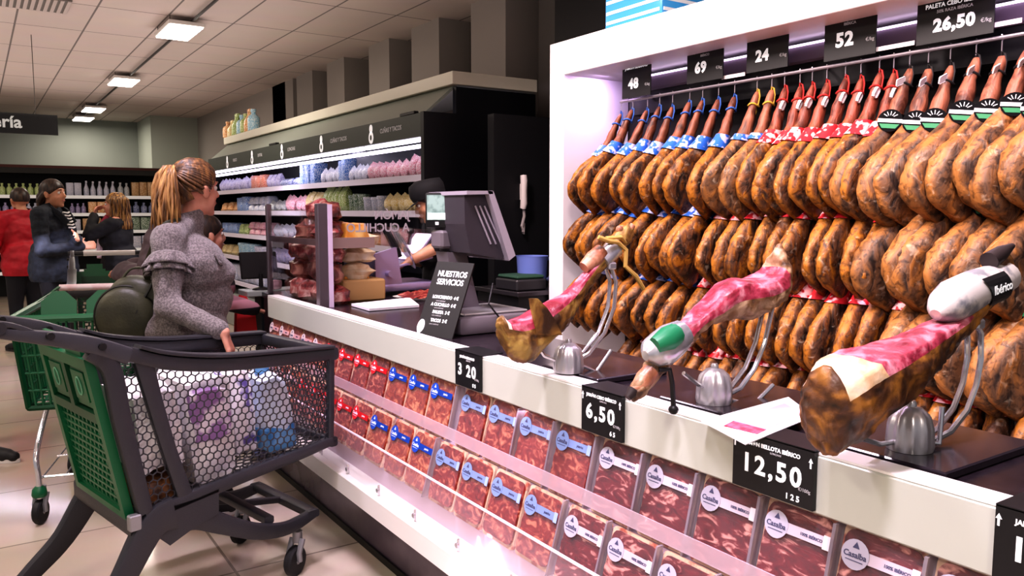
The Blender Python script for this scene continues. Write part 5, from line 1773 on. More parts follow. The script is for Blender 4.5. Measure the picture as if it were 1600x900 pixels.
WRAPW = M('pack_white_wrap', '#f6f4f4', .3, col2='#e0dde4', scale=10)
WRAPP = M('pack_purple_wrap', '#9a74ac', .3, col2='#f2eaf4', scale=13, lo=.48, hi=.56, detail=2)
WRAPB = M('pack_blue_wrap', '#2f78b8', .3, col2='#7fb2dc', scale=12)
WRAPC = M('pack_pale_blue', '#cfdcf0', .25, col2='#dfe4ee', scale=9)
BROWNB = M('pack_brown', '#8a5a34', .5, col2='#4a2e1c', scale=26)
TISS = M('tissue_print', '#f1edf4', .3, col2='#6f5fa8', scale=14, lo=.56, hi=.62, detail=2)
for nm, lab, cat, mt_, x, y, z, s_ in (
        ('food_sack', 'brown paper sack on the floor of the foreground trolley, by its rear gate', 'sack', BROWNB, .115, .20, .455, (.085, .17, .07)),
        ('carrier_bag', 'crumpled white bag on the brown sack in the foreground trolley', 'bag', WRAPW, .105, .20, .69, (.085, .18, .155)),
        ('paper_towel_pack', 'big white pack with purple print in the middle of the foreground trolley', 'paper towel pack', WRAPW, .305, .25, .655, (.095, .20, .21)),
        ('tissue_pack', 'white tissue pack with violet print, behind the pale blue jug in the foreground trolley', 'tissue pack', TISS, .455, .27, .68, (.05, .17, .185)),
        ('detergent_jug', 'pale blue detergent jug in the foreground trolley', 'jug', WRAPC, .575, .17, .665, (.058, .11, .155))):
    o = obj(nm, sack(len(nm), *s_), mt_, None, loc=inT(x, y, z), rot=(0, radians(-5), TY)); tag(o, lab, cat)
    if nm == 'paper_towel_pack':
        bm = sack(31, .075, .03, .10, .1); obj('printed_panel', bm, WRAPP, o, loc=(-.005, -.185, .06))
    if nm == 'detergent_jug':
        bm = new_bm(); box(bm, -.06, .06, -.114, .114, -.15, -.05, .01); obj('jug_label', bm, WRAPB, o, False)
        bm = new_bm(); lathe(bm, [(.03, .15), (.03, .19), (.02, .195)], (0, 0, 0), 12); obj('jug_cap', bm, WRAPB, o)

# ------------------------------------------------------------------ green trolley behind: chrome frame, green plastic basket
gt = thing('shopping_trolley', 'green plastic basket trolley with chrome legs, behind the foreground trolley', 'shopping trolley', (.12, 4.19, 0), (0, 0, radians(-16)))
def slat_panel(bm, p00, p10, p11, p01, nu, nv, bar=.006, fr=.014):
    q = [V(p) for p in (p00, p10, p11, p01)]
    for i in range(4):
        tube(bm, [q[i], q[(i + 1) % 4]], fr, 6)
    for i in range(1, nu):
        f = i / nu
        tube(bm, [q[0].lerp(q[1], f), q[3].lerp(q[2], f)], bar, 5)
    for i in range(1, nv):
        f = i / nv
        tube(bm, [q[0].lerp(q[3], f), q[1].lerp(q[2], f)], bar, 5)
Wd = .5
bm = new_bm(); slat_panel(bm, (.04, .0, .56), (Wd - .04, .0, .56), (Wd, -.03, .965), (0, -.03, .965), 14, 5); obj('front_grid', bm, GREEN, gt)
bm = new_bm(); slat_panel(bm, (.04, 0, .56), (.02, .85, .62), (-.02, .88, .98), (0, -.03, .965), 20, 5); obj('side_grid', bm, GREEN, gt)
bm = new_bm(); slat_panel(bm, (Wd - .04, 0, .56), (Wd - .02, .85, .62), (Wd + .02, .88, .98), (Wd, -.03, .965), 20, 5); obj('side_grid', bm, GREEN, gt)
bm = new_bm(); slat_panel(bm, (.04, 0, .56), (Wd - .04, 0, .56), (Wd - .02, .85, .62), (.02, .85, .62), 10, 14); obj('floor_grid', bm, GREEN, gt)
bm = new_bm(); tube(bm, [(-.005, -.035, .97), (Wd + .005, -.035, .97)], .018, 8); tube(bm, [(-.005, -.035, .97), (-.02, .5, .98), (-.02, .88, 1.0)], .018, 8); tube(bm, [(Wd + .005, -.035, .97), (Wd + .02, .5, .98), (Wd + .02, .88, 1.0)], .018, 8); obj('rim', bm, GREEN, gt)
bm = new_bm(); prism(bm, [(.30, .985), (.9, 1.0), (1.0, 1.03), (.86, 1.02), (.62, .99)], -.026, -.012, 'yz'); obj('raised_side', bm, GREEN, gt, False)
bm = new_bm(); prism(bm, [(.30, .985), (.9, 1.0), (1.0, 1.03), (.86, 1.02), (.62, .99)], Wd + .012, Wd + .026, 'yz'); obj('raised_side', bm, GREEN, gt, False)
bm = new_bm(); tube(bm, [(-.02, 1.0, 1.02), (Wd + .02, 1.0, 1.02)], .019, 10); obj('handle_bar', bm, M('handle_pink_white', '#e3d3d3', .3, col2='#c98d92', scale=6), gt)
for xx in (.05, Wd - .05):
    bm = new_bm(); tube(bm, catmull([(xx, .5, .60), (xx, .28, .50), (xx - .01, .08, .33), (xx, .05, .22), (xx, .05, .12)], 5), .013, 10); obj('front_leg', bm, CHROME, gt)
    bm = new_bm(); tube(bm, catmull([(xx, .6, .60), (xx, .74, .40), (xx, .80, .22), (xx, .80, .12)], 5), .013, 10); obj('rear_leg', bm, CHROME, gt)
    for yy in (.05, .80):
        bw, bf = new_bm(), new_bm()
        castor(bw, bf, xx, yy, .058, 1.35)
        w = obj('castor_wheel', bw, RUBBER, gt); obj('castor_fork', bf, HUBG, w)
        bm = new_bm(); lathe(bm, [(.03, .13), (.034, .14), (.03, .165), (.016, .18)], (xx, yy, 0), 12); obj('green_collar', bm, GREEN, gt)
bm = new_bm()
for i in range(5):
    tube(bm, [(.06 + .095 * i, .06, .21), (.06 + .095 * i, .79, .21)], .004, 5)
for yy in (.08, .42, .77):
    tube(bm, [(.05, yy, .212), (Wd - .05, yy, .212)], .006, 6)
obj('bottom_rack', bm, CHROME, gt)
for xx in (.08, .27):
    bm = new_bm(); prism(bm, [(.0, .0), (.15, 0), (.15, .10), (.10, .15), (.05, .15), (0, .1)], -.006, .006, 'xz'); obj('seat_flap', bm, GREEN, gt, False, loc=(xx, .12, .93), rot=(radians(-14), 0, 0))

# ------------------------------------------------------------------ third trolley (same make as the foreground one) in front of the standing shopper
tr3 = dup(trolley, (.60, 6.98, 0), (0, 0, radians(-96)), 'dark grey trolley with its basket by the standing shopper in the dark jacket')

# side bench at the far end of the counter, with a black monitor and a pink bundle
bch = thing('side_bench', 'low bench with grey top beyond the far end of the counter', 'bench')
bm = new_bm(); box(bm, 1.46, 2.3, 5.0, 5.14, 0, .925); obj('cabinet', bm, M('bench_dark', '#1a1c1c', .5), bch, False)
bm = new_bm(); box(bm, 1.36, 2.3, 4.94, 5.15, .926, .96, .004); obj('bench_top', bm, M('bench_top_grey', '#9aa39c', .4), bch, False)
t = thing('monitor', 'black monitor seen from behind on the grey topped bench', 'monitor', (1.47, 5.03, .9605))
bm = new_bm(); box(bm, -.115, .115, -.012, .012, .07, .24, .006); obj('screen_back', bm, BLACK_PLASTIC, t, False, rot=(radians(-14), 0, 0))
bm = new_bm(); lathe(bm, [(.055, 0), (.05, .008), (.014, .02), (.012, .1)], n=12); obj('stand', bm, BLACK_PLASTIC, t)
p = on_y(411, 436, 4.97)
o = obj('paper_bundle', sack(5, .035, .025, .03), M('bundle_pink', '#d9b0b8', .6), None, loc=(1.545, 4.97, .992)); tag(o, 'small pink bundle on the grey topped bench', 'bundle')
# lilac bag hanging at the counter end
o = obj('carrier_bag', sack(9, .05, .07, .11), M('bag_lilac', '#b9b0dc', .4, col2='#5f78c4', scale=9), None, loc=(1.34, 4.50 + .16, .115)); tag(o, 'lilac and blue bag standing on the floor at the far end of the counter', 'bag')
# ================================================================== PEOPLE
SKIN_A = M('skin_light', '#d8a08a', .5, col2='#c98872', scale=14, lo=.35, hi=.7, sss=.12)
SKIN_B = M('skin_tan', '#cc977a', .5, col2='#b97f60', scale=14, lo=.35, hi=.7, sss=.1)
EYEW = M('eye_white', '#e6e0da', .25)
IRIS = M('eye_dark', '#2a1a12', .2)
LIPM = M('lip_rose', '#9a4f4a', .45)


def cap(bm, a, b, ra, rb=None, n=12):
    """tapered capsule"""
    rb = ra if rb is None else rb
    a, b = V(a), V(b)
    t = (b - a)
    if t.length < 1e-5:
        ball(bm, a, ra, n, 8); return
    t.normalize()
    p, q = ring_frame(t)
    rings = []
    for k in range(4):
        f = (1 - k / 3) * pi / 2 * .98
        rings.append([a - t * ra * sin(f) + (p * cos(2 * pi * j / n) + q * sin(2 * pi * j / n)) * ra * cos(f) for j in range(n)])
    for k in range(4):
        f = k / 3 * pi / 2 * .98
        rings.append([b + t * rb * sin(f) + (p * cos(2 * pi * j / n) + q * sin(2 * pi * j / n)) * rb * cos(f) for j in range(n)])
    loft(bm, rings)


def ell(bm, c, r, rot=None, n=16):
    ball(bm, c, 1, n, 10, r, rot)


def fuse(bm, voxel, it=6, fac=.5, post=None):
    """union of overlapping closed shapes into one skin"""
    me = bpy.data.meshes.new('tmp')
    bmesh.ops.recalc_face_normals(bm, faces=bm.faces)
    bm.to_mesh(me); bm.free()
    o = bpy.data.objects.new('tmp', me); COL.objects.link(o)
    r = o.modifiers.new('r', 'REMESH'); r.mode = 'VOXEL'; r.voxel_size = voxel
    s = o.modifiers.new('s', 'SMOOTH'); s.factor = fac; s.iterations = it
    dg = bpy.context.evaluated_depsgraph_get()
    m2 = bpy.data.meshes.new_from_object(o.evaluated_get(dg))
    bpy.data.objects.remove(o); bpy.data.meshes.remove(me)
    out = new_bm(); out.from_mesh(m2); bpy.data.meshes.remove(m2)
    if post:
        for v in out.verts:
            post(v)
    return out


def cut(bm, co, no):
    """drop everything on the side the normal points to"""
    g = bm.verts[:] + bm.edges[:] + bm.faces[:]
    bmesh.ops.bisect_plane(bm, geom=g, plane_co=co, plane_no=no, clear_outer=True)


def head_shape(bm, H, R, sc=1.0, fem=True):
    """skull, jaw, nose, ears about head centre H with rotation matrix R (local: +Y forward, +Z up)"""
    def p(x, y, z): return H + R @ (V((x, y, z)) * sc)
    def e(c, r): 
        m = Matrix.Translation(p(*c)) @ R.to_4x4() @ Matrix.Diagonal((*[k * sc for k in r], 1))
        bmesh.ops.create_uvsphere(bm, u_segments=16, v_segments=12, radius=1, matrix=m)
    e((0, -.012, .03), (.074, .094, .092))
    e((0, .028, -.030), (.060, .066, .085))
    e((0, .052, -.078), (.036, .036, .034))
    e((0, .076, -.100), (.020, .018, .016))
    e((.034, .055, -.028), (.026, .026, .026)); e((-.034, .055, -.028), (.026, .026, .026))
    e((0, .074, .034), (.050, .020, .016))
    cap(bm, p(0, .088, .020), p(0, .108, -.020), .009 * sc, .0135 * sc)
    e((.011, .098, -.024), (.009, .010, .008)); e((-.011, .098, -.024), (.009, .010, .008))
    e((0, .088, -.052), (.022, .012, .007)); e((0, .087, -.064), (.019, .012, .008))
    for s in (-1, 1):
        e((s * .080, -.004, -.010), (.011, .019, .032)); e((s * .090, -.012, .004), (.007, .015, .020))
    return p


def face_parts(root, p, R, sc, skin_dark, brow):
    for s in (-1, 1):
        bm = new_bm(); ball(bm, p(s * .030, .076, .012), .0125 * sc, 10, 8)
        ey = obj('eye', bm, EYEW, root)
        bm = new_bm(); ball(bm, p(s * .030, .0845, .012), .0058 * sc, 8, 6); obj('iris', bm, IRIS, ey)
        bm = new_bm(); tube(bm, [p(s * .014, .093, .034), p(s * .030, .092, .040), p(s * .047, .080, .034)], [.003, .004, .002], 6); obj('eyebrow', bm, brow, root)
    bm = new_bm(); tube(bm, [p(-.021, .093, -.057), p(0, .101, -.056), p(.021, .093, -.057)], [.002, .006, .002], 6); obj('lips', bm, LIPM, root)


def hand_shape(bm, W, d, nrm, side, curl=.5, sc=1.0, spread=.2):
    """W wrist, d forearm direction, nrm = back-of-hand normal, side = thumb direction sign"""
    d = V(d).normalized(); nrm = (V(nrm) - d * V(nrm).dot(d)).normalized(); sx = d.cross(nrm) * side
    W = V(W)
    k = sc
    for u in (-.026, -.009, .009, .026):
        cap(bm, W + d * .012 * k + sx * u * .6 * k, W + d * .085 * k + sx * u * k, .0135 * k, .0125 * k, 8)
    for i, (u, L) in enumerate(((.030, .070), (.010, .078), (-.010, .073), (-.029, .058))):
        b = W + d * .088 * k + sx * u * k
        dd = (d + sx * u * spread * 4).normalized()
        c = curl * (1 + .12 * i)
        q = b
        for s_, (f, r) in enumerate(((.45, .0098), (.32, .0088), (.23, .0078))):
            dd = (dd * cos(c * .75) - nrm * sin(c * .75)).normalized()
            e = q + dd * L * f * k
            cap(bm, q, e, r * k, r * .92 * k, 8)
            q = e
            nrm2 = nrm
    tb = W + d * .025 * k + sx * .026 * k
    td = (d * .62 + sx * .75 - nrm * .25).normalized()
    e = tb + td * .042 * k; cap(bm, tb, e, .0135 * k, .011 * k, 8)
    td = (td * .75 + d * .45 - nrm * .25).normalized(); e2 = e + td * .030 * k; cap(bm, e, e2, .0105 * k, .009 * k, 8)


def lerp(a, b, f): return V(a).lerp(V(b), f)


def person(label, loc, rz, J, skin, voxel=.009, head_yaw=0, head_pitch=0, hair=None, top=None, legs=None, shoes=None, fem=True, face=True, hands=(.6, .6), bulk=1.0,
           group=None, hsc=1.0, hand_n=None, topcut=None, waist=.93, extra=None, sleeve=1.0):
    """J: joints in local metres (facing +Y)"""
    t = thing('person', label, 'person', loc, (0, 0, rz), group)
    J = {k: V(v) for k, v in J.items()}
    R = Euler((head_pitch, 0, head_yaw)).to_matrix()
    b = bulk
    def torso(bm, g=0.0):
        ell(bm, J['pelvis'] + V((0, -.02, -.02)), (.165 * b + g, .125 * b + g, .13 + g))
        ell(bm, lerp(J['pelvis'], J['chest'], .4), (.135 * b + g, .105 * b + g, .15 + g))
        ell(bm, lerp(J['pelvis'], J['chest'], .55) + V((0, .03 * b, -.04)), (.12 * b + g, .10 * b + g, .13 + g))
        ell(bm, J['chest'] + V((0, 0, -.02)), (.155 * b + g, .108 * b + g, .16 + g))
        if fem:
            for s in (-1, 1):
                ell(bm, J['chest'] + V((s * .07, .085 * b, -.045)), (.062 + g, .058 + g, .062 + g))
        cap(bm, J['sh_l'] + V((.03, 0, 0)), J['sh_r'] - V((.03, 0, 0)), .058 + g * .8, .058 + g * .8)
        cap(bm, lerp(J['sh_l'], J['neck'], .15), J['neck'] + V((0, -.01, -.01)), .052 + g * .7, .045 + g * .7)
        cap(bm, lerp(J['sh_r'], J['neck'], .15), J['neck'] + V((0, -.01, -.01)), .052 + g * .7, .045 + g * .7)
    def arms(bm, g=0.0, full=True):
        for s in ('l', 'r'):
            cap(bm, J['sh_' + s], J['el_' + s], .050 * (.6 + .4 * b) + g, .040 + g)
            wr = J['wr_' + s] if full else lerp(J['el_' + s], J['wr_' + s], sleeve)
            cap(bm, J['el_' + s], wr, .041 + g, (.028 if full else .030) + g * .8)
    def leg(bm, g=0.0, full=True):
        for s in ('l', 'r'):
            cap(bm, J['hip_' + s], J['kn_' + s], .085 * b + g, .056 + g)
            cap(bm, J['kn_' + s], J['an_' + s], .056 + g, .038 + g)
            cap(bm, J['kn_' + s] + V((0, -.02, -.09)), lerp(J['kn_' + s], J['an_' + s], .5) + V((0, -.012, 0)), .046 + g, .04 + g)
    # body: one continuous skin
    bm = new_bm()
    torso(bm); arms(bm); leg(bm)
    cap(bm, J['neck'] + V((0, -.015, -.05)), J['head'] + R @ V((0, -.015, -.06)), .056, .050)
    p = head_shape(bm, J['head'], R, hsc, fem)
    for s, sd in (('l', 1), ('r', -1)):
        d = (J['wr_' + s] - J['el_' + s]).normalized()
        n_ = V((hand_n or {}).get(s, (0, 0, 1) if abs(d.z) < .8 else (0, 1, 0)))
        hd = V((hand_n or {}).get('d' + s, d))
        hand_shape(bm, J['wr_' + s], hd, n_, (hand_n or {}).get('t' + s, sd), hands[0 if s == 'l' else 1], hsc * (.95 if fem else 1.05))
    for s in ('l', 'r'):
        a = J['an_' + s]; fd = J.get('toe_' + s, a + V((0, .15, -.05))); 
        cap(bm, a + V((0, -.02, -.03)), V((fd.x, fd.y, .03)), .034, .026)
    body = obj('body', fuse(bm, voxel, 4, .45), skin, t, ang=180)
    if face:
        face_parts(t, p, R, hsc, None, hair['mat'] if hair else IRIS)
    # clothing follows the body
    if legs:
        bm = new_bm(); leg(bm, legs.get('g', .014))
        ell(bm, J['pelvis'] + V((0, -.02, -.03)), (.165 * b + .012, .125 * b + .012, .14))
        bm = fuse(bm, max(.011, voxel * 1.2), 5, .5)
        for s in ('l', 'r'):
            pass
        cut(bm, V((0, 0, J['pelvis'].z + .10)), V((0, 0, 1)))
        cut(bm, V((0, 0, min(J['an_l'].z, J['an_r'].z) - .02)), V((0, 0, -1)))
        obj('trousers', bm, legs['mat'], t, ang=180)
    if top:
        g = top.get('g', .016)
        bm = new_bm(); torso(bm, g); arms(bm, g, False)
        if top.get('long'):
            cap(bm, J['pelvis'] + V((0, -.01, .05)), J['pelvis'] + V((0, -.01, -top['long'])), .16 * b + g, .17 * b + g)
        if top.get('collar'):
            cap(bm, J['neck'] + V((0, -.012, -.04)), J['neck'] + V((0, -.008, .05)), top.get('cr', .070), top.get('cr', .070) - .004)
        def wr(v):
            q = v.co
            k = top.get('wrinkle', .006)
            v.co += v.normal * (mnoise.noise(V((q.x * 9, q.y * 9, q.z * 16))) * k + mnoise.noise(V((q.x * 24, q.y * 24, q.z * 30))) * k * .4)
        bm = fuse(bm, top.get('voxel', max(.010, voxel * 1.1)), 5, .5)
        bm.normal_update()
        for v in bm.verts: wr(v)
        cut(bm, V((0, 0, J['neck'].z + (.045 if top.get('collar') else .005))), V((0, -.25, 1)))
        wz = waist if not top.get('long') else J['pelvis'].z - top['long'] - .08
        bmesh.ops.bisect_plane(bm, geom=bm.verts[:] + bm.edges[:] + bm.faces[:], plane_co=(0, 0, wz), plane_no=(0, 0, 1))
        # open the hem only under the torso
        dele = [f for f in bm.faces if f.calc_center_median().z < wz and (V((f.calc_center_median().x, f.calc_center_median().y)) - V((J['pelvis'].x, J['pelvis'].y))).length < .26 * b and not any((f.calc_center_median() - lerp(J['el_' + s], J['wr_' + s], q)).length < .09 for s in 'lr' for q in (0, .33, .66, 1))]
        bmesh.ops.delete(bm, geom=dele, context='FACES')
        tp_ = obj(top['name'], bm, top['mat'], t, ang=180)
        if extra: extra(t, tp_, J, R)
    if shoes:
        for s in ('l', 'r'):
            a = J['an_' + s]; fd = J.get('toe_' + s, a + V((0, .17, 0)))
            bm = new_bm()
            ax = V((fd.x - a.x, fd.y - a.y, 0)).normalized()
            h0 = V((a.x, a.y, 0)) - ax * .055
            for f, r, zz in ((0, .040, .045), (.25, .043, .045), (.5, .042, .042), (.78, .045, .036), (1.0, .034, .032)):
                ball(bm, h0 + ax * .24 * f + V((0, 0, zz)), r, 12, 8, (1, 1, .95))
            cap(bm, V((a.x, a.y, .05)), V((a.x, a.y, max(.085, a.z))), .047, .045)
            cap(bm, h0 + ax * .05 + V((0, 0, .06)), h0 + ax * .2 + V((0, 0, .04)), .042, .04)
            bm = fuse(bm, .009, 4); cut(bm, V((0, 0, .012)), V((0, 0, -1))); sh = obj('shoe', bm, shoes['mat'], t, ang=180)
            bm = new_bm()
            side = V((-ax.y, ax.x, 0))
            out = []
            for k in range(20):
                an = 2 * pi * k / 20
                out.append((cos(an), sin(an)))
            loft(bm, [[h0 + ax * (.115 + .16 * u) + side * (.044 * v + .004 * u) + V((0, 0, zz)) for u, v in out] for zz in (.001, .022)])
            obj('sole', bm, shoes['sole'], sh)
    if hair:
        hair['fn'](t, p, R, J, hair, hsc)
    return t


# ------------------------------------------------------------------ hair
def hair_mat(name, c1, c2, c3):
    m, nt, b = nodes_of(name)
    tc = nt.nodes.new('ShaderNodeTexCoord'); mp = nt.nodes.new('ShaderNodeMapping'); mp.inputs['Scale'].default_value = (60, 60, 7)
    nt.links.new(tc.outputs['Object'], mp.inputs['Vector'])
    n = nt.nodes.new('ShaderNodeTexNoise'); n.inputs['Scale'].default_value = 1.0; n.inputs['Detail'].default_value = 4
    nt.links.new(mp.outputs[0], n.inputs['Vector'])
    r = nt.nodes.new('ShaderNodeValToRGB')
    r.color_ramp.elements[0].position = .34; r.color_ramp.elements[0].color = (*lin(c1), 1)
    r.color_ramp.elements[1].position = .68; r.color_ramp.elements[1].color = (*lin(c3), 1)
    e = r.color_ramp.elements.new(.5); e.color = (*lin(c2), 1)
    nt.links.new(n.outputs['Fac'], r.inputs['Fac']); nt.links.new(r.outputs['Color'], b.inputs['Base Color'])
    b.inputs['Roughness'].default_value = .45
    bp = nt.nodes.new('ShaderNodeBump'); bp.inputs['Strength'].default_value = .5; bp.inputs['Distance'].default_value = .004
    nt.links.new(n.outputs['Fac'], bp.inputs['Height']); nt.links.new(bp.outputs['Normal'], b.inputs['Normal'])
    return m


HAIR_BLOND = hair_mat('hair_dark_blond', '#4f351f', '#8a6238', '#b98f58')
HAIR_ROOT = hair_mat('hair_roots_brown', '#2e1e14', '#573a22', '#8a6238')
HAIR_DARK = hair_mat('hair_dark_brown', '#150d0a', '#2a1b13', '#45301f')
HAIR_LONG = hair_mat('hair_highlighted', '#3a2616', '#6f4a26', '#b58a4a')


def scalp(bm, p, sc, front=.055, low=-.03, grow=.012, n=24):
    """cap of hair over the skull: leaves the face open"""
    rings = []
    for i in range(11):
        th = pi * .03 + (pi * .62) * i / 10
        ring = []
        for j in range(n):
            a = 2 * pi * j / n
            x, y, z = sin(th) * cos(a), sin(th) * sin(a), cos(th)
            q = V((x * (.074 + grow), -.012 + y * (.094 + grow), .03 + z * (.092 + grow)))
            fr = max(0, sin(a))
            if q.y > 0 and q.z < front + .02 * (1 - fr):
                q.z = max(q.z, front - .06 * (1 - fr) * 1.4)
                k = .92
                q.x *= .97 + .03 * (1 - fr)
                q.y = min(q.y, .088 * sqrt(max(0, 1 - ((q.z - .03) / .11) ** 2)))
            q.z = max(q.z, low - .04 * max(0, -sin(a)))
            ring.append(p(*q))
        rings.append(ring)
    loft(bm, rings, cap=True)


def ponytail(t, p, R, J, h, sc):
    tie = V((0, -.115, .075))
    bm = new_bm(); scalp(bm, p, sc, grow=.010); 
    bm = fuse(bm, .007, 3)
    sc_ = obj('hair', bm, HAIR_ROOT, t, ang=180)
    rn = random.Random(4)
    # combed-back locks from the hairline to the tie
    bm = new_bm()
    N = 46
    for i in range(N):
        f = i / (N - 1)
        a = pi * (-.06 + 1.12 * f)
        # hairline start: from ear over forehead to the other ear
        st = V((cos(a) * .080, .068 * sin(a) ** .5 if sin(a) > 0 else -.01, -.02 + .108 * max(0, sin(a)) ** .7))
        pts = []
        for k in range(9):
            g = k / 8
            q = st.lerp(tie, g)
            c = V((0, -.012, .03))
            dd = q - c
            rr_ = V((dd.x / .088, dd.y / .108, dd.z / .106)).length
            if rr_ < 1.0 and g < .93:
                q = c + dd / rr_ * (1.0 + .012 * sin(g * pi))
            q += V((rn.uniform(-1, 1), rn.uniform(-1, 1), rn.uniform(-1, 1))) * .0012
            pts.append(p(*q))
        tube(bm, pts, [.004, .0075, .0085, .009, .009, .009, .008, .007, .006], 6)
    # lower nape locks
    for i in range(26):
        x = -.075 + .15 * i / 25
        st = V((x, -.062 - .03 * (1 - abs(x) / .07), -.078 + .03 * abs(x) / .07))
        pts = []
        for k in range(6):
            q = st.lerp(tie, k / 5); c = V((0, -.012, .03)); dd = q - c
            rr_ = V((dd.x / .088, dd.y / .108, dd.z / .106)).length
            if rr_ < 1.0 and k < 5: q = c + dd / rr_
            pts.append(p(*q))
        tube(bm, pts, [.004, .007, .008, .008, .007, .006], 6)
    obj('combed_locks', bm, HAIR_ROOT, sc_, ang=180)
    bm = new_bm()
    tube(bm, [p(*(tie + V((.017 * cos(a), -.004, .017 * sin(a))))) for a in [2 * pi * k / 12 for k in range(12)]], .007, 6, closed=True)
    obj('hair_tie', bm, M('hair_tie_brown', '#3a281c', .6), sc_)
    bm = new_bm()
    for i in range(150):
        a = rn.uniform(0, 2 * pi); r = sqrt(rn.random())
        o = V((cos(a) * r, 0, sin(a) * r))
        L = rn.uniform(.25, .33)
        pts = []; ra = []
        sp = .075 + .014 * sin(i)
        wv = rn.uniform(0, 6)
        for k in range(9):
            g = k / 8
            wid = .016 + sp * sin(min(1, g * 1.25) * pi * .62) * (1 - .25 * g)
            y = tie.y - .055 * sin(min(1, g * 2.0) * pi / 2) - .012 * o.z * (1 - g) + o.z * wid * .75 * (.4 + .6 * g) + .006 * sin(g * 9 + wv) + .030 * g
            z = tie.z + .035 * sin(min(1, g * 3) * pi) - L * max(0, g - .06) ** 1.1 + .0 * o.z
            x = tie.x + o.x * wid + .005 * sin(g * 8 + wv * 2)
            pts.append(p(x, y, z)); ra.append(.0075 * (1 - .65 * g ** 3))
        tube(bm, pts, ra, 5)
    obj('ponytail', bm, HAIR_BLOND, sc_, ang=180)


def longhair(t, p, R, J, h, sc):
    bm = new_bm(); scalp(bm, p, sc, grow=.014); bm = fuse(bm, .009, 3); s_ = obj('hair', bm, h['mat'], t, ang=180)
    rn = random.Random(8)
    bm = new_bm()
    for i in range(70):
        a = pi * (-.12 + 1.24 * (i / 69)) + pi
        pts = []
        ra = []
        st = V((cos(a) * .086, -.012 + sin(a) * .105, .05))
        wv = rn.uniform(0, 6)
        L = h.get('len', .36)
        for k in range(8):
            g = k / 7
            pts.append(p(st.x * (1 + .45 * g) + .012 * sin(g * 7 + wv), st.y - .02 * g + .01 * sin(g * 8 + wv), .10 - .06 * 0 - L * g * rn.uniform(.97, 1.0)) if k else p(st.x * .5, st.y * .5, .122))
            ra.append(.011 * (1 - .5 * g))
        tube(bm, pts, ra, 5)
    obj('long_locks', bm, h['mat'], s_, ang=180)


def shorthair(t, p, R, J, h, sc):
    bm = new_bm(); scalp(bm, p, sc, grow=.013)
    if h.get('tail'):
        cap(bm, p(0, -.11, -.02), p(0, -.125, -.09), .042 * sc, .030 * sc)
        cap(bm, p(0, -.125, -.09), p(0, -.115, -.16), .030 * sc, .016 * sc)
        for s in (-1, 1):
            cap(bm, p(s * .07, -.03, .0), p(s * .055, -.09, -.06), .026 * sc, .03 * sc)
    def f(v): pass
    bm = fuse(bm, .009, 3); obj('hair', bm, h['mat'], t, ang=180)


def joints(h=1.66, sh=.185, arms=None, lean=0.0, stride=0.0):
    k = h / 1.66
    J = dict(pelvis=(0, 0, .93 * k), chest=(0, .0 + lean * .5, 1.22 * k), neck=(0, -.015 + lean, 1.405 * k), head=(0, .02 + lean * 1.2, 1.525 * k),
             sh_l=(-sh, -.01 + lean * .9, 1.345 * k), sh_r=(sh, -.01 + lean * .9, 1.345 * k),
             hip_l=(-.085, -.01, .86 * k), hip_r=(.085, -.01, .86 * k), kn_l=(-.09, .03 + stride * .5, .48 * k), kn_r=(.09, .02 - stride * .4, .48 * k),
             an_l=(-.095, stride, .085), an_r=(.095, -stride, .085), toe_l=(-.11, .17 + stride, .03), toe_r=(.11, .17 - stride, .03),
             el_l=(-sh - .05, -.03 + lean * .6, 1.07 * k), el_r=(sh + .05, -.03 + lean * .6, 1.07 * k), wr_l=(-sh - .03, .10, .86 * k), wr_r=(sh + .03, .10, .86 * k))
    if arms: J.update(arms)
    return J


DARKTR = M('trousers_charcoal', '#191a20', .8)
SHOE_D = M('shoe_black', '#17171a', .6)
SOLE_W = M('sole_white', '#d9d6d2', .5)
SOLE_D = M('sole_dark', '#2a2828', .6)
KNIT = M('grey_melange_knit', '#565050', .9, col2='#7a7272', scale=120, lo=.42, hi=.6, bump=.5, bscale=150, sheen=.2)

# ---- A: shopper in the grey ruffled sweater (foreground)
locA = V((.81, 3.97, 0))
# local: +Y forward = world +X ; local +X (right) = world -Y (towards the camera)
RA = radians(-88)
def toA(w):
    c, s = cos(-RA), sin(-RA); q = V(w) - locA
    return V((q.x * c - q.y * s, q.x * s + q.y * c, q.z))
wrist = toA(on_y(349, 519, 3.47)); elb = toA(on_y(262, 478, 3.70)); shr = toA(on_y(258, 388, 3.80))
JA = joints(1.66, .195, dict(wr_r=wrist, el_r=elb, sh_r=(shr.x - .02, shr.y + .02, 1.325), neck=(0, .03, 1.40), head=(0, .06, 1.55),
                             el_l=(-.26, .10, 1.03), wr_l=(-.20, .20, .86), chest=(0, .01, 1.20)))


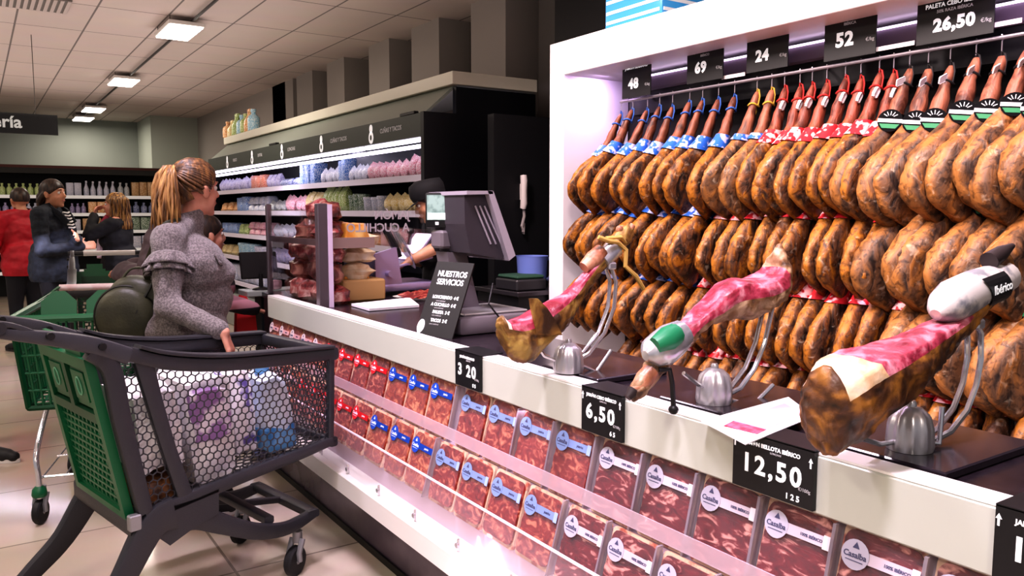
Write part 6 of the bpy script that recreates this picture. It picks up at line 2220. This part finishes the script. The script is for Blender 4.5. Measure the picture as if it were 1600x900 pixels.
def sweater_extra(t, tp_, J, R):
    # frill round the upper sleeve and over the shoulder blade / chest
    def frill(ctr, ax, r0, r1, drop, amp, nw, a0=0, a1=2 * pi, ph=0):
        bm = new_bm()
        ax = V(ax).normalized(); u, w_ = ring_frame(ax)
        N = 72
        rings = []
        for k in range(6):
            g = k / 5
            ring = []
            for j in range(N + 1):
                a = a0 + (a1 - a0) * j / N
                wob_ = amp * g * sin(nw * a + ph + .6 * sin(2 * a))
                ring.append(V(ctr) + ax * (drop * g + .25 * wob_) + (u * cos(a) + w_ * sin(a)) * (r0 + (r1 - r0) * g ** .7 + wob_))
            rings.append(ring)
        loft(bm, rings, cap=False, closed_ring=False)
        o = obj('sleeve_frill', bm, KNIT, tp_, ang=180)
        sd = o.modifiers.new('th', 'SOLIDIFY'); sd.thickness = .004
    for s in ('r', 'l'):
        d = (J['el_' + s] - J['sh_' + s]).normalized()
        frill(J['sh_' + s] + d * .075, d, .070, .098, .065, .016, 9, ph=1)
        frill(J['sh_' + s] + d * .105, d, .066, .088, .06, .013, 10, ph=3)
    # curved frill across the chest
    bm = new_bm()
    R_ = []
    for k in range(5):
        g = k / 4
        row = []
        for j in range(50):
            f = j / 49
            x = .20 - .40 * f
            y = .125 + .03 * cos((f - .5) * 2) - .06 * abs(f - .5) * 2
            row.append(V((x, y + .022 * g + .012 * g * sin(f * 40), 1.26 - .055 * g - .05 * sin(f * pi) + .006 * g * sin(f * 40))))
        R_.append(row)
    loft(bm, R_, cap=False, closed_ring=False)
    o = obj('chest_frill', bm, KNIT, tp_, ang=180); sd = o.modifiers.new('th', 'SOLIDIFY'); sd.thickness = .004


person('person in grey ruffled sweater with blond ponytail, one hand on the trolley rim', locA, RA, JA, SKIN_A, .0065, head_yaw=radians(20), head_pitch=radians(-2),
       hair=dict(fn=ponytail, mat=HAIR_ROOT), top=dict(name='sweater', mat=KNIT, g=.017, voxel=.009, wrinkle=.007, collar=True, cr=.072), legs=dict(mat=M('jeans_dark', '#20232e', .8)), shoes=dict(mat=SHOE_D, sole=SOLE_W),
       hands=(.5, .75), bulk=1.44, hsc=1.04, hand_n=dict(r=(.5, .7, .4), dr=(.12, .30, -.95)), waist=.80, extra=sweater_extra, sleeve=.93)

# backpack hanging behind her right hip
OLIVE = M('olive_nylon', '#2f3022', .5, col2='#3c3c2a', scale=9, bump=.15, bscale=90)
cb = on_y(222, 488, 4.0)
t = thing('backpack', 'dark olive green rounded backpack hanging behind the shopper in grey', 'backpack', (cb.x, cb.y, cb.z), (0, 0, radians(-18)))
bm = new_bm()
rings = []
for y, s in ((-.085, .55), (-.08, .82), (-.06, .95), (-.02, 1.0), (.04, 1.0), (.08, .95), (.10, .7)):
    rings.append([V((.19 * s * cos(a) * (1 + .12 * cos(a)) + .02, y + .012 * sin(3 * a), .165 * s * sin(a) * (1 - .12 * cos(a)) - .03 * cos(a))) for a in [2 * pi * j / 36 for j in range(36)]])
loft(bm, rings); bp_ = obj('pack_body', bm, OLIVE, t, ang=180)
bm = new_bm()
rings = []
for y, s in ((-.135, .35), (-.13, .75), (-.115, .93), (-.086, 1.0)):
    rings.append([V((-.055 + .125 * s * cos(a), y, -.005 + .135 * s * sin(a))) for a in [2 * pi * j / 30 for j in range(30)]])
loft(bm, rings); obj('front_pocket', bm, OLIVE, t, ang=180)
bm = new_bm(); tube(bm, [V((-.055 + .127 * cos(a), -.084, -.005 + .137 * sin(a))) for a in [2 * pi * j / 30 for j in range(30)]], .006, 6, closed=True)
obj('pocket_piping', bm, M('olive_dark', '#1c1d15', .5), t)
bm = new_bm(); tube(bm, [V((.06, -.085, .14)), V((.0, -.13, .02)), V((-.06, -.12, -.12))], .006, 6); obj('side_strap', bm, M('olive_dark', '#1c1d15', .5), t)
bm = new_bm(); sweep(bm, catmull([V((-.09, -.02, .13)), V((-.04, -.01, .20)), V((.03, -.01, .20)), V((.07, -.02, .15))], 5), .028, .01); obj('grab_handle', bm, OLIVE, t)
rzb = Matrix.Rotation(radians(18), 3, 'Z')
SY = 4.0
def tb(w): return rzb @ (V(w) - cb)
bm = new_bm(); sweep(bm, catmull([tb(cb) + V((.06, -.03, .13)), tb(on_y(228, 425, 3.92)), tb(on_y(240, 385, 3.86)), tb(on_y(258, 352, 3.84)), tb(on_y(282, 345, 3.86))], 6), .006, .028); obj('shoulder_strap', bm, OLIVE, t)

# ---- B: shopper with folded arms, dark jacket
JACK = M('jacket_navy_grey', '#161b22', .8, col2='#1d242e', scale=30, bump=.3, bscale=40)
JB = joints(1.75, .20, dict(el_r=(.27, .04, 1.09), wr_r=(.0, .235, 1.12), el_l=(-.27, .05, 1.10), wr_l=(.06, .245, 1.19)))


def stripes(t, tp_, J, R):
    bm = new_bm()
    STR = M('striped_shirt', '#e6e4e2', .8)
    for k in range(6):
        z = 1.30 + k * .028
        tube(bm, [V((-.055, .128 + .012 * (5 - k) * .8, z)), V((0, .142 + .012 * (5 - k) * .8, z - .006)), V((.055, .128 + .012 * (5 - k) * .8, z))], .008, 6)
    obj('shirt_stripes', bm, STR, t)
    for k, s in enumerate((-1, 1)):
        bm = new_bm(); sweep(bm, [V((s * .095, .03, 1.475)), V((s * .085, .10, 1.43)), V((s * .06, .165, 1.34))], .02, .06, V((1, 0, 0))); obj('lapel', bm, JACK, tp_)


person('person with folded arms in dark jacket and striped shirt, dark hair tied back', (.60, 8.6, 0), radians(-122), JB, SKIN_B, .010, head_yaw=radians(-8),
       hair=dict(fn=shorthair, mat=HAIR_DARK, tail=True), top=dict(name='jacket', mat=JACK, g=.026, long=.10, collar=True, wrinkle=.010), legs=dict(mat=DARKTR), shoes=dict(mat=SHOE_D, sole=SOLE_D), fem=False, bulk=1.1,
       hands=(.3, .3), hand_n=dict(r=(0, .9, .3), l=(0, .9, .3)), extra=stripes, hsc=1.08)
# ---- C: red jacket, back turned
REDJ = M('red_padded_jacket', '#9c1020', .6, col2='#b5182a', scale=7, bump=.3, bscale=20)
person('person in a red jacket with dark hair, back turned, behind the folded arms shopper', (.40, 9.7, 0), radians(25), joints(1.70, .20, dict(el_l=(-.27, .05, 1.10), wr_l=(-.18, .28, 1.02), el_r=(.27, .05, 1.10), wr_r=(.18, .28, 1.02))), SKIN_B, .012,
       hair=dict(fn=shorthair, mat=HAIR_DARK), top=dict(name='red_jacket', mat=REDJ, g=.03, long=.08, collar=True, wrinkle=.012), legs=dict(mat=DARKTR), shoes=dict(mat=SHOE_D, sole=SOLE_D), bulk=1.12, fem=False)
# ---- D: long hair, black coat, hand at her face
BLK = M('black_coat', '#101014', .8)


def scarf(t, tp_, J, R):
    bm = new_bm(); tube(bm, catmull([V((-.05, .08, 1.40)), V((-.045, .15, 1.30)), V((-.03, .165, 1.18))], 4), [.026] * 9, 8); obj('pink_scarf', bm, M('scarf_pink', '#c9566e', .8), t)
    bm = new_bm(); tube(bm, catmull([V((.03, .15, 1.25)), V((.02, .175, 1.10)), V((.0, .17, .98))], 4), [.05] * 9, 8); obj('pale_blouse', bm, M('blouse_pale', '#d2b8c4', .8), t)


JD = joints(1.64, .175, dict(el_l=(-.24, .19, 1.20), wr_l=(-.10, .19, 1.40), el_r=(.22, .02, 1.08), wr_r=(.13, .26, 1.12)))
person('person with long highlighted hair and black coat, one hand raised to the face', (1.20, 8.95, 0), radians(62), JD, SKIN_A, .011, head_yaw=radians(6), hair=dict(fn=longhair, mat=HAIR_LONG, len=.34),
       top=dict(name='black_coat', mat=BLK, g=.024, long=.2, wrinkle=.01), legs=dict(mat=DARKTR), shoes=dict(mat=SHOE_D, sole=SOLE_D), hands=(.9, .4), extra=scarf, hand_n=dict(l=(-.3, .9, 0)))
# ---- E: padded mauve jacket, behind the foreground shopper
MAUVE = M('mauve_padded_jacket', '#4a3d42', .7, col2='#5b4c52', scale=8, bump=.4, bscale=18)
JE = joints(1.66, .23, dict(el_l=(-.27, .10, 1.04), wr_l=(-.12, .30, 1.06), el_r=(.27, .10, 1.04), wr_r=(.12, .31, 1.08)))
person('person in a padded mauve grey jacket, mostly hidden behind the shopper in grey', (1.09, 5.58, 0), radians(62), JE, SKIN_A, .011, hair=dict(fn=shorthair, mat=HAIR_DARK), top=dict(name='padded_jacket', mat=MAUVE, g=.045, long=.10, collar=True, wrinkle=.018),
       legs=dict(mat=DARKTR), shoes=dict(mat=SHOE_D, sole=SOLE_D), bulk=1.2, hands=(.7, .7))
# ---- F: small shopper with striped pink sleeve
PSTR = M('pink_striped_jersey', '#c9909c', .8, col2='#2a2228', scale=1, stretch=(.01, .01, 16), lo=.48, hi=.52, detail=0)
JF = joints(1.42, .16, dict(el_r=(.20, .0, .93), wr_r=(.17, .22, .86), el_l=(-.2, .0, .93), wr_l=(-.17, .2, .86)))
person('short person with dark hair and pink striped top, just beyond the shopper in grey', (1.13, 5.0, 0), radians(-80), JF, SKIN_A, .011, hair=dict(fn=shorthair, mat=HAIR_DARK), top=dict(name='striped_top', mat=PSTR, g=.016), legs=dict(mat=DARKTR),
       shoes=dict(mat=SHOE_D, sole=SOLE_D), bulk=.95)
p = on_y(384, 492, 5.02)
o = obj('cloth_bag', (lambda b: (prism(b, [(-.07, -.13), (.06, -.12), (.05, .02), (.0, .12), (-.03, .13), (-.06, .03)], -.03, .03, 'xz'), b)[1])(new_bm()), M('bag_red', '#d02a2e', .6), None, False, loc=(p.x - .01, 4.98, p.z)); tag(o, 'bright red cloth bag hanging beside the shopper in grey', 'bag')
# ---- G: counter worker slicing
UNI = M('uniform_black', '#121216', .8)


def cap_extra(t, tp_, J, R):
    H = J['head']
    def p(x, y, z): return H + R @ (V((x, y, z)) * 1.05)
    bm = new_bm()
    ring = lambda rx, ry, y0, z: [p(rx * cos(a), y0 + ry * sin(a), z + .012 * sin(a)) for a in [2 * pi * j / 28 for j in range(28)]]
    loft(bm, [ring(.086, .105, -.01, .03), ring(.094, .112, -.012, .06), ring(.094, .112, -.016, .09), ring(.08, .1, -.02, .125), ring(.04, .05, -.02, .142)])
    c_ = obj('uniform_cap', bm, UNI, t, ang=60)
    bm = new_bm(); loft(bm, [[p(.085 * cos(a), .07 + .085 * sin(a), z - .02 * sin(a)) for a in [pi * j / 14 for j in range(15)]] for z in (.035, .042)]); obj('cap_brim', bm, UNI, c_, ang=60)


wl = V((2.55, 4.58, 0)); RW = radians(66)
def toW(w):
    c, s = cos(-RW), sin(-RW); q = V(w) - wl
    return V((q.x * c - q.y * s, q.x * s + q.y * c, q.z))
wrl = toW(on_y(640, 408, 4.30)); ell_ = toW(on_y(688, 384, 4.22))
JG = joints(1.64, .18, dict(wr_l=wrl, el_l=ell_, el_r=(.24, .12, 1.10), wr_r=(.08, .34, 1.15)), lean=.07)
person('counter worker in black cap and dark uniform, bending over the meat slicer', wl, RW, JG, SKIN_B, .008, head_pitch=radians(-26), hair=dict(fn=shorthair, mat=HAIR_DARK), top=dict(name='uniform_top', mat=UNI, g=.016), legs=dict(mat=DARKTR),
       shoes=dict(mat=SHOE_D, sole=SOLE_D), extra=cap_extra, sleeve=.12, hands=(.5, .5))
# ---- H: shopper walking out of the frame at the left edge, one shoe in view
fs = on_z(24, 722, 0)
JH = joints(1.68, .19, stride=0)
JH.update(an_r=(.10, .24, .085), toe_r=(.12, .42, .03), kn_r=(.10, .15, .47), an_l=(-.10, -.22, .085), toe_l=(-.11, -.04, .03), kn_l=(-.09, -.04, .47))
person('person walking at the left edge, only a black sneaker with pale sole in view', (fs.x - .29, fs.y + .34, 0), radians(-124), JH, SKIN_A, .014, hair=dict(fn=shorthair, mat=HAIR_DARK), top=dict(name='dark_coat', mat=BLK, g=.02), legs=dict(mat=M('trousers_grey', '#3a3a40', .8)),
       shoes=dict(mat=SHOE_D, sole=SOLE_W), face=False)
# ================================================================== LIGHT
for i, p in enumerate(LPOS):
    light('light_panel_lamp', 'AREA', (p.x, p.y, 3.19), 26, '#fff1e2', (0, 0, 0), .3, .68)
# neighbouring rows of ceiling panels outside the frame
for x in (-1.6, -4.6):
    for y in (1.0, 5.0, 9.0, 13.0):
        light('offscreen_lamp', 'AREA', (x, y, 3.2), 45 if x > -2 and y < 6 else 20, '#fff1e2', (0, 0, 0), .4, .7)
light('offscreen_lamp', 'AREA', (-.4, -1.3, 3.2), 55, '#fff1e8', (0, 0, 0), .5, .8)  # extra unseen light added to brighten the goods in the trolley
# accent lamps over the counter and the ham wall
for y in (.8, 2.2, 3.6):
    light('counter_spot', 'AREA', (.55, y, 3.15), 24, '#fbe9ff', size=.25, size_y=.5, target=(1.4, y, .7), spread=radians(100))
for y in (1.0, 2.3, 3.6):
    light('ham_wall_spot', 'AREA', (1.7, y, 3.1), 28, '#ffe9e6', size=.25, size_y=.5, target=(3.3, y, 1.3), spread=radians(100))
light('ham_led_lamp', 'AREA', (3.2, 1.5, 2.28), 12, '#f0d0ff', size=.05, size_y=4.6, target=(3.35, 1.5, 1.6))
light('ham_side_led', 'AREA', (3.3, 3.86, 2.27), 3, '#e7c4ff', size=.1, size_y=.2, target=(3.3, 4.1, 1.7))
light('ceiling_fill', 'AREA', (-.4, 7, 2.45), 150, '#ffeee6', (radians(180), 0, 0), 6.5, 15)  # unseen upward light added to brighten the ceiling
light('rack_led', 'AREA', (1.345, 2.0, .838), 2.5, '#ffdcf6', size=.02, size_y=5.0, target=(1.30, 2.0, .4))
light('ledge_fill', 'AREA', (1.207, 2.0, .47), 8, '#fff0fa', size=.015, size_y=5.0, target=(1.212, 2.0, .3), spread=radians(110))  # unseen strip of light added to whiten the ledge
light('rack_base_fill', 'AREA', (1.226, 2.0, .455), 2, '#ffd0f4', size=.01, size_y=5.0, target=(1.25, 2.0, .38))  # unseen light added for the pink strip inside the guard
light('chiller_led_lamp', 'AREA', (2.73, 8.2, 1.91), 42, '#ece2ff', size=.04, size_y=5.8, target=(3.0, 8.2, 1.0))
w = bpy.data.worlds.new('world')
SC.world = w
w.use_nodes = True
w.node_tree.nodes['Background'].inputs['Color'].default_value = (.75, .72, .78, 1)
w.node_tree.nodes['Background'].inputs['Strength'].default_value = .4
SC.view_settings.view_transform = 'Standard'
SC.view_settings.look = 'Medium High Contrast'
SC.view_settings.exposure = 0.0
SC.cycles.max_bounces = 6
SC.cycles.transparent_max_bounces = 24
SC.cycles.sample_clamp_indirect = 3.0
SC.cycles.use_denoising = True
SC.cycles.caustics_reflective = False
SC.cycles.caustics_refractive = False
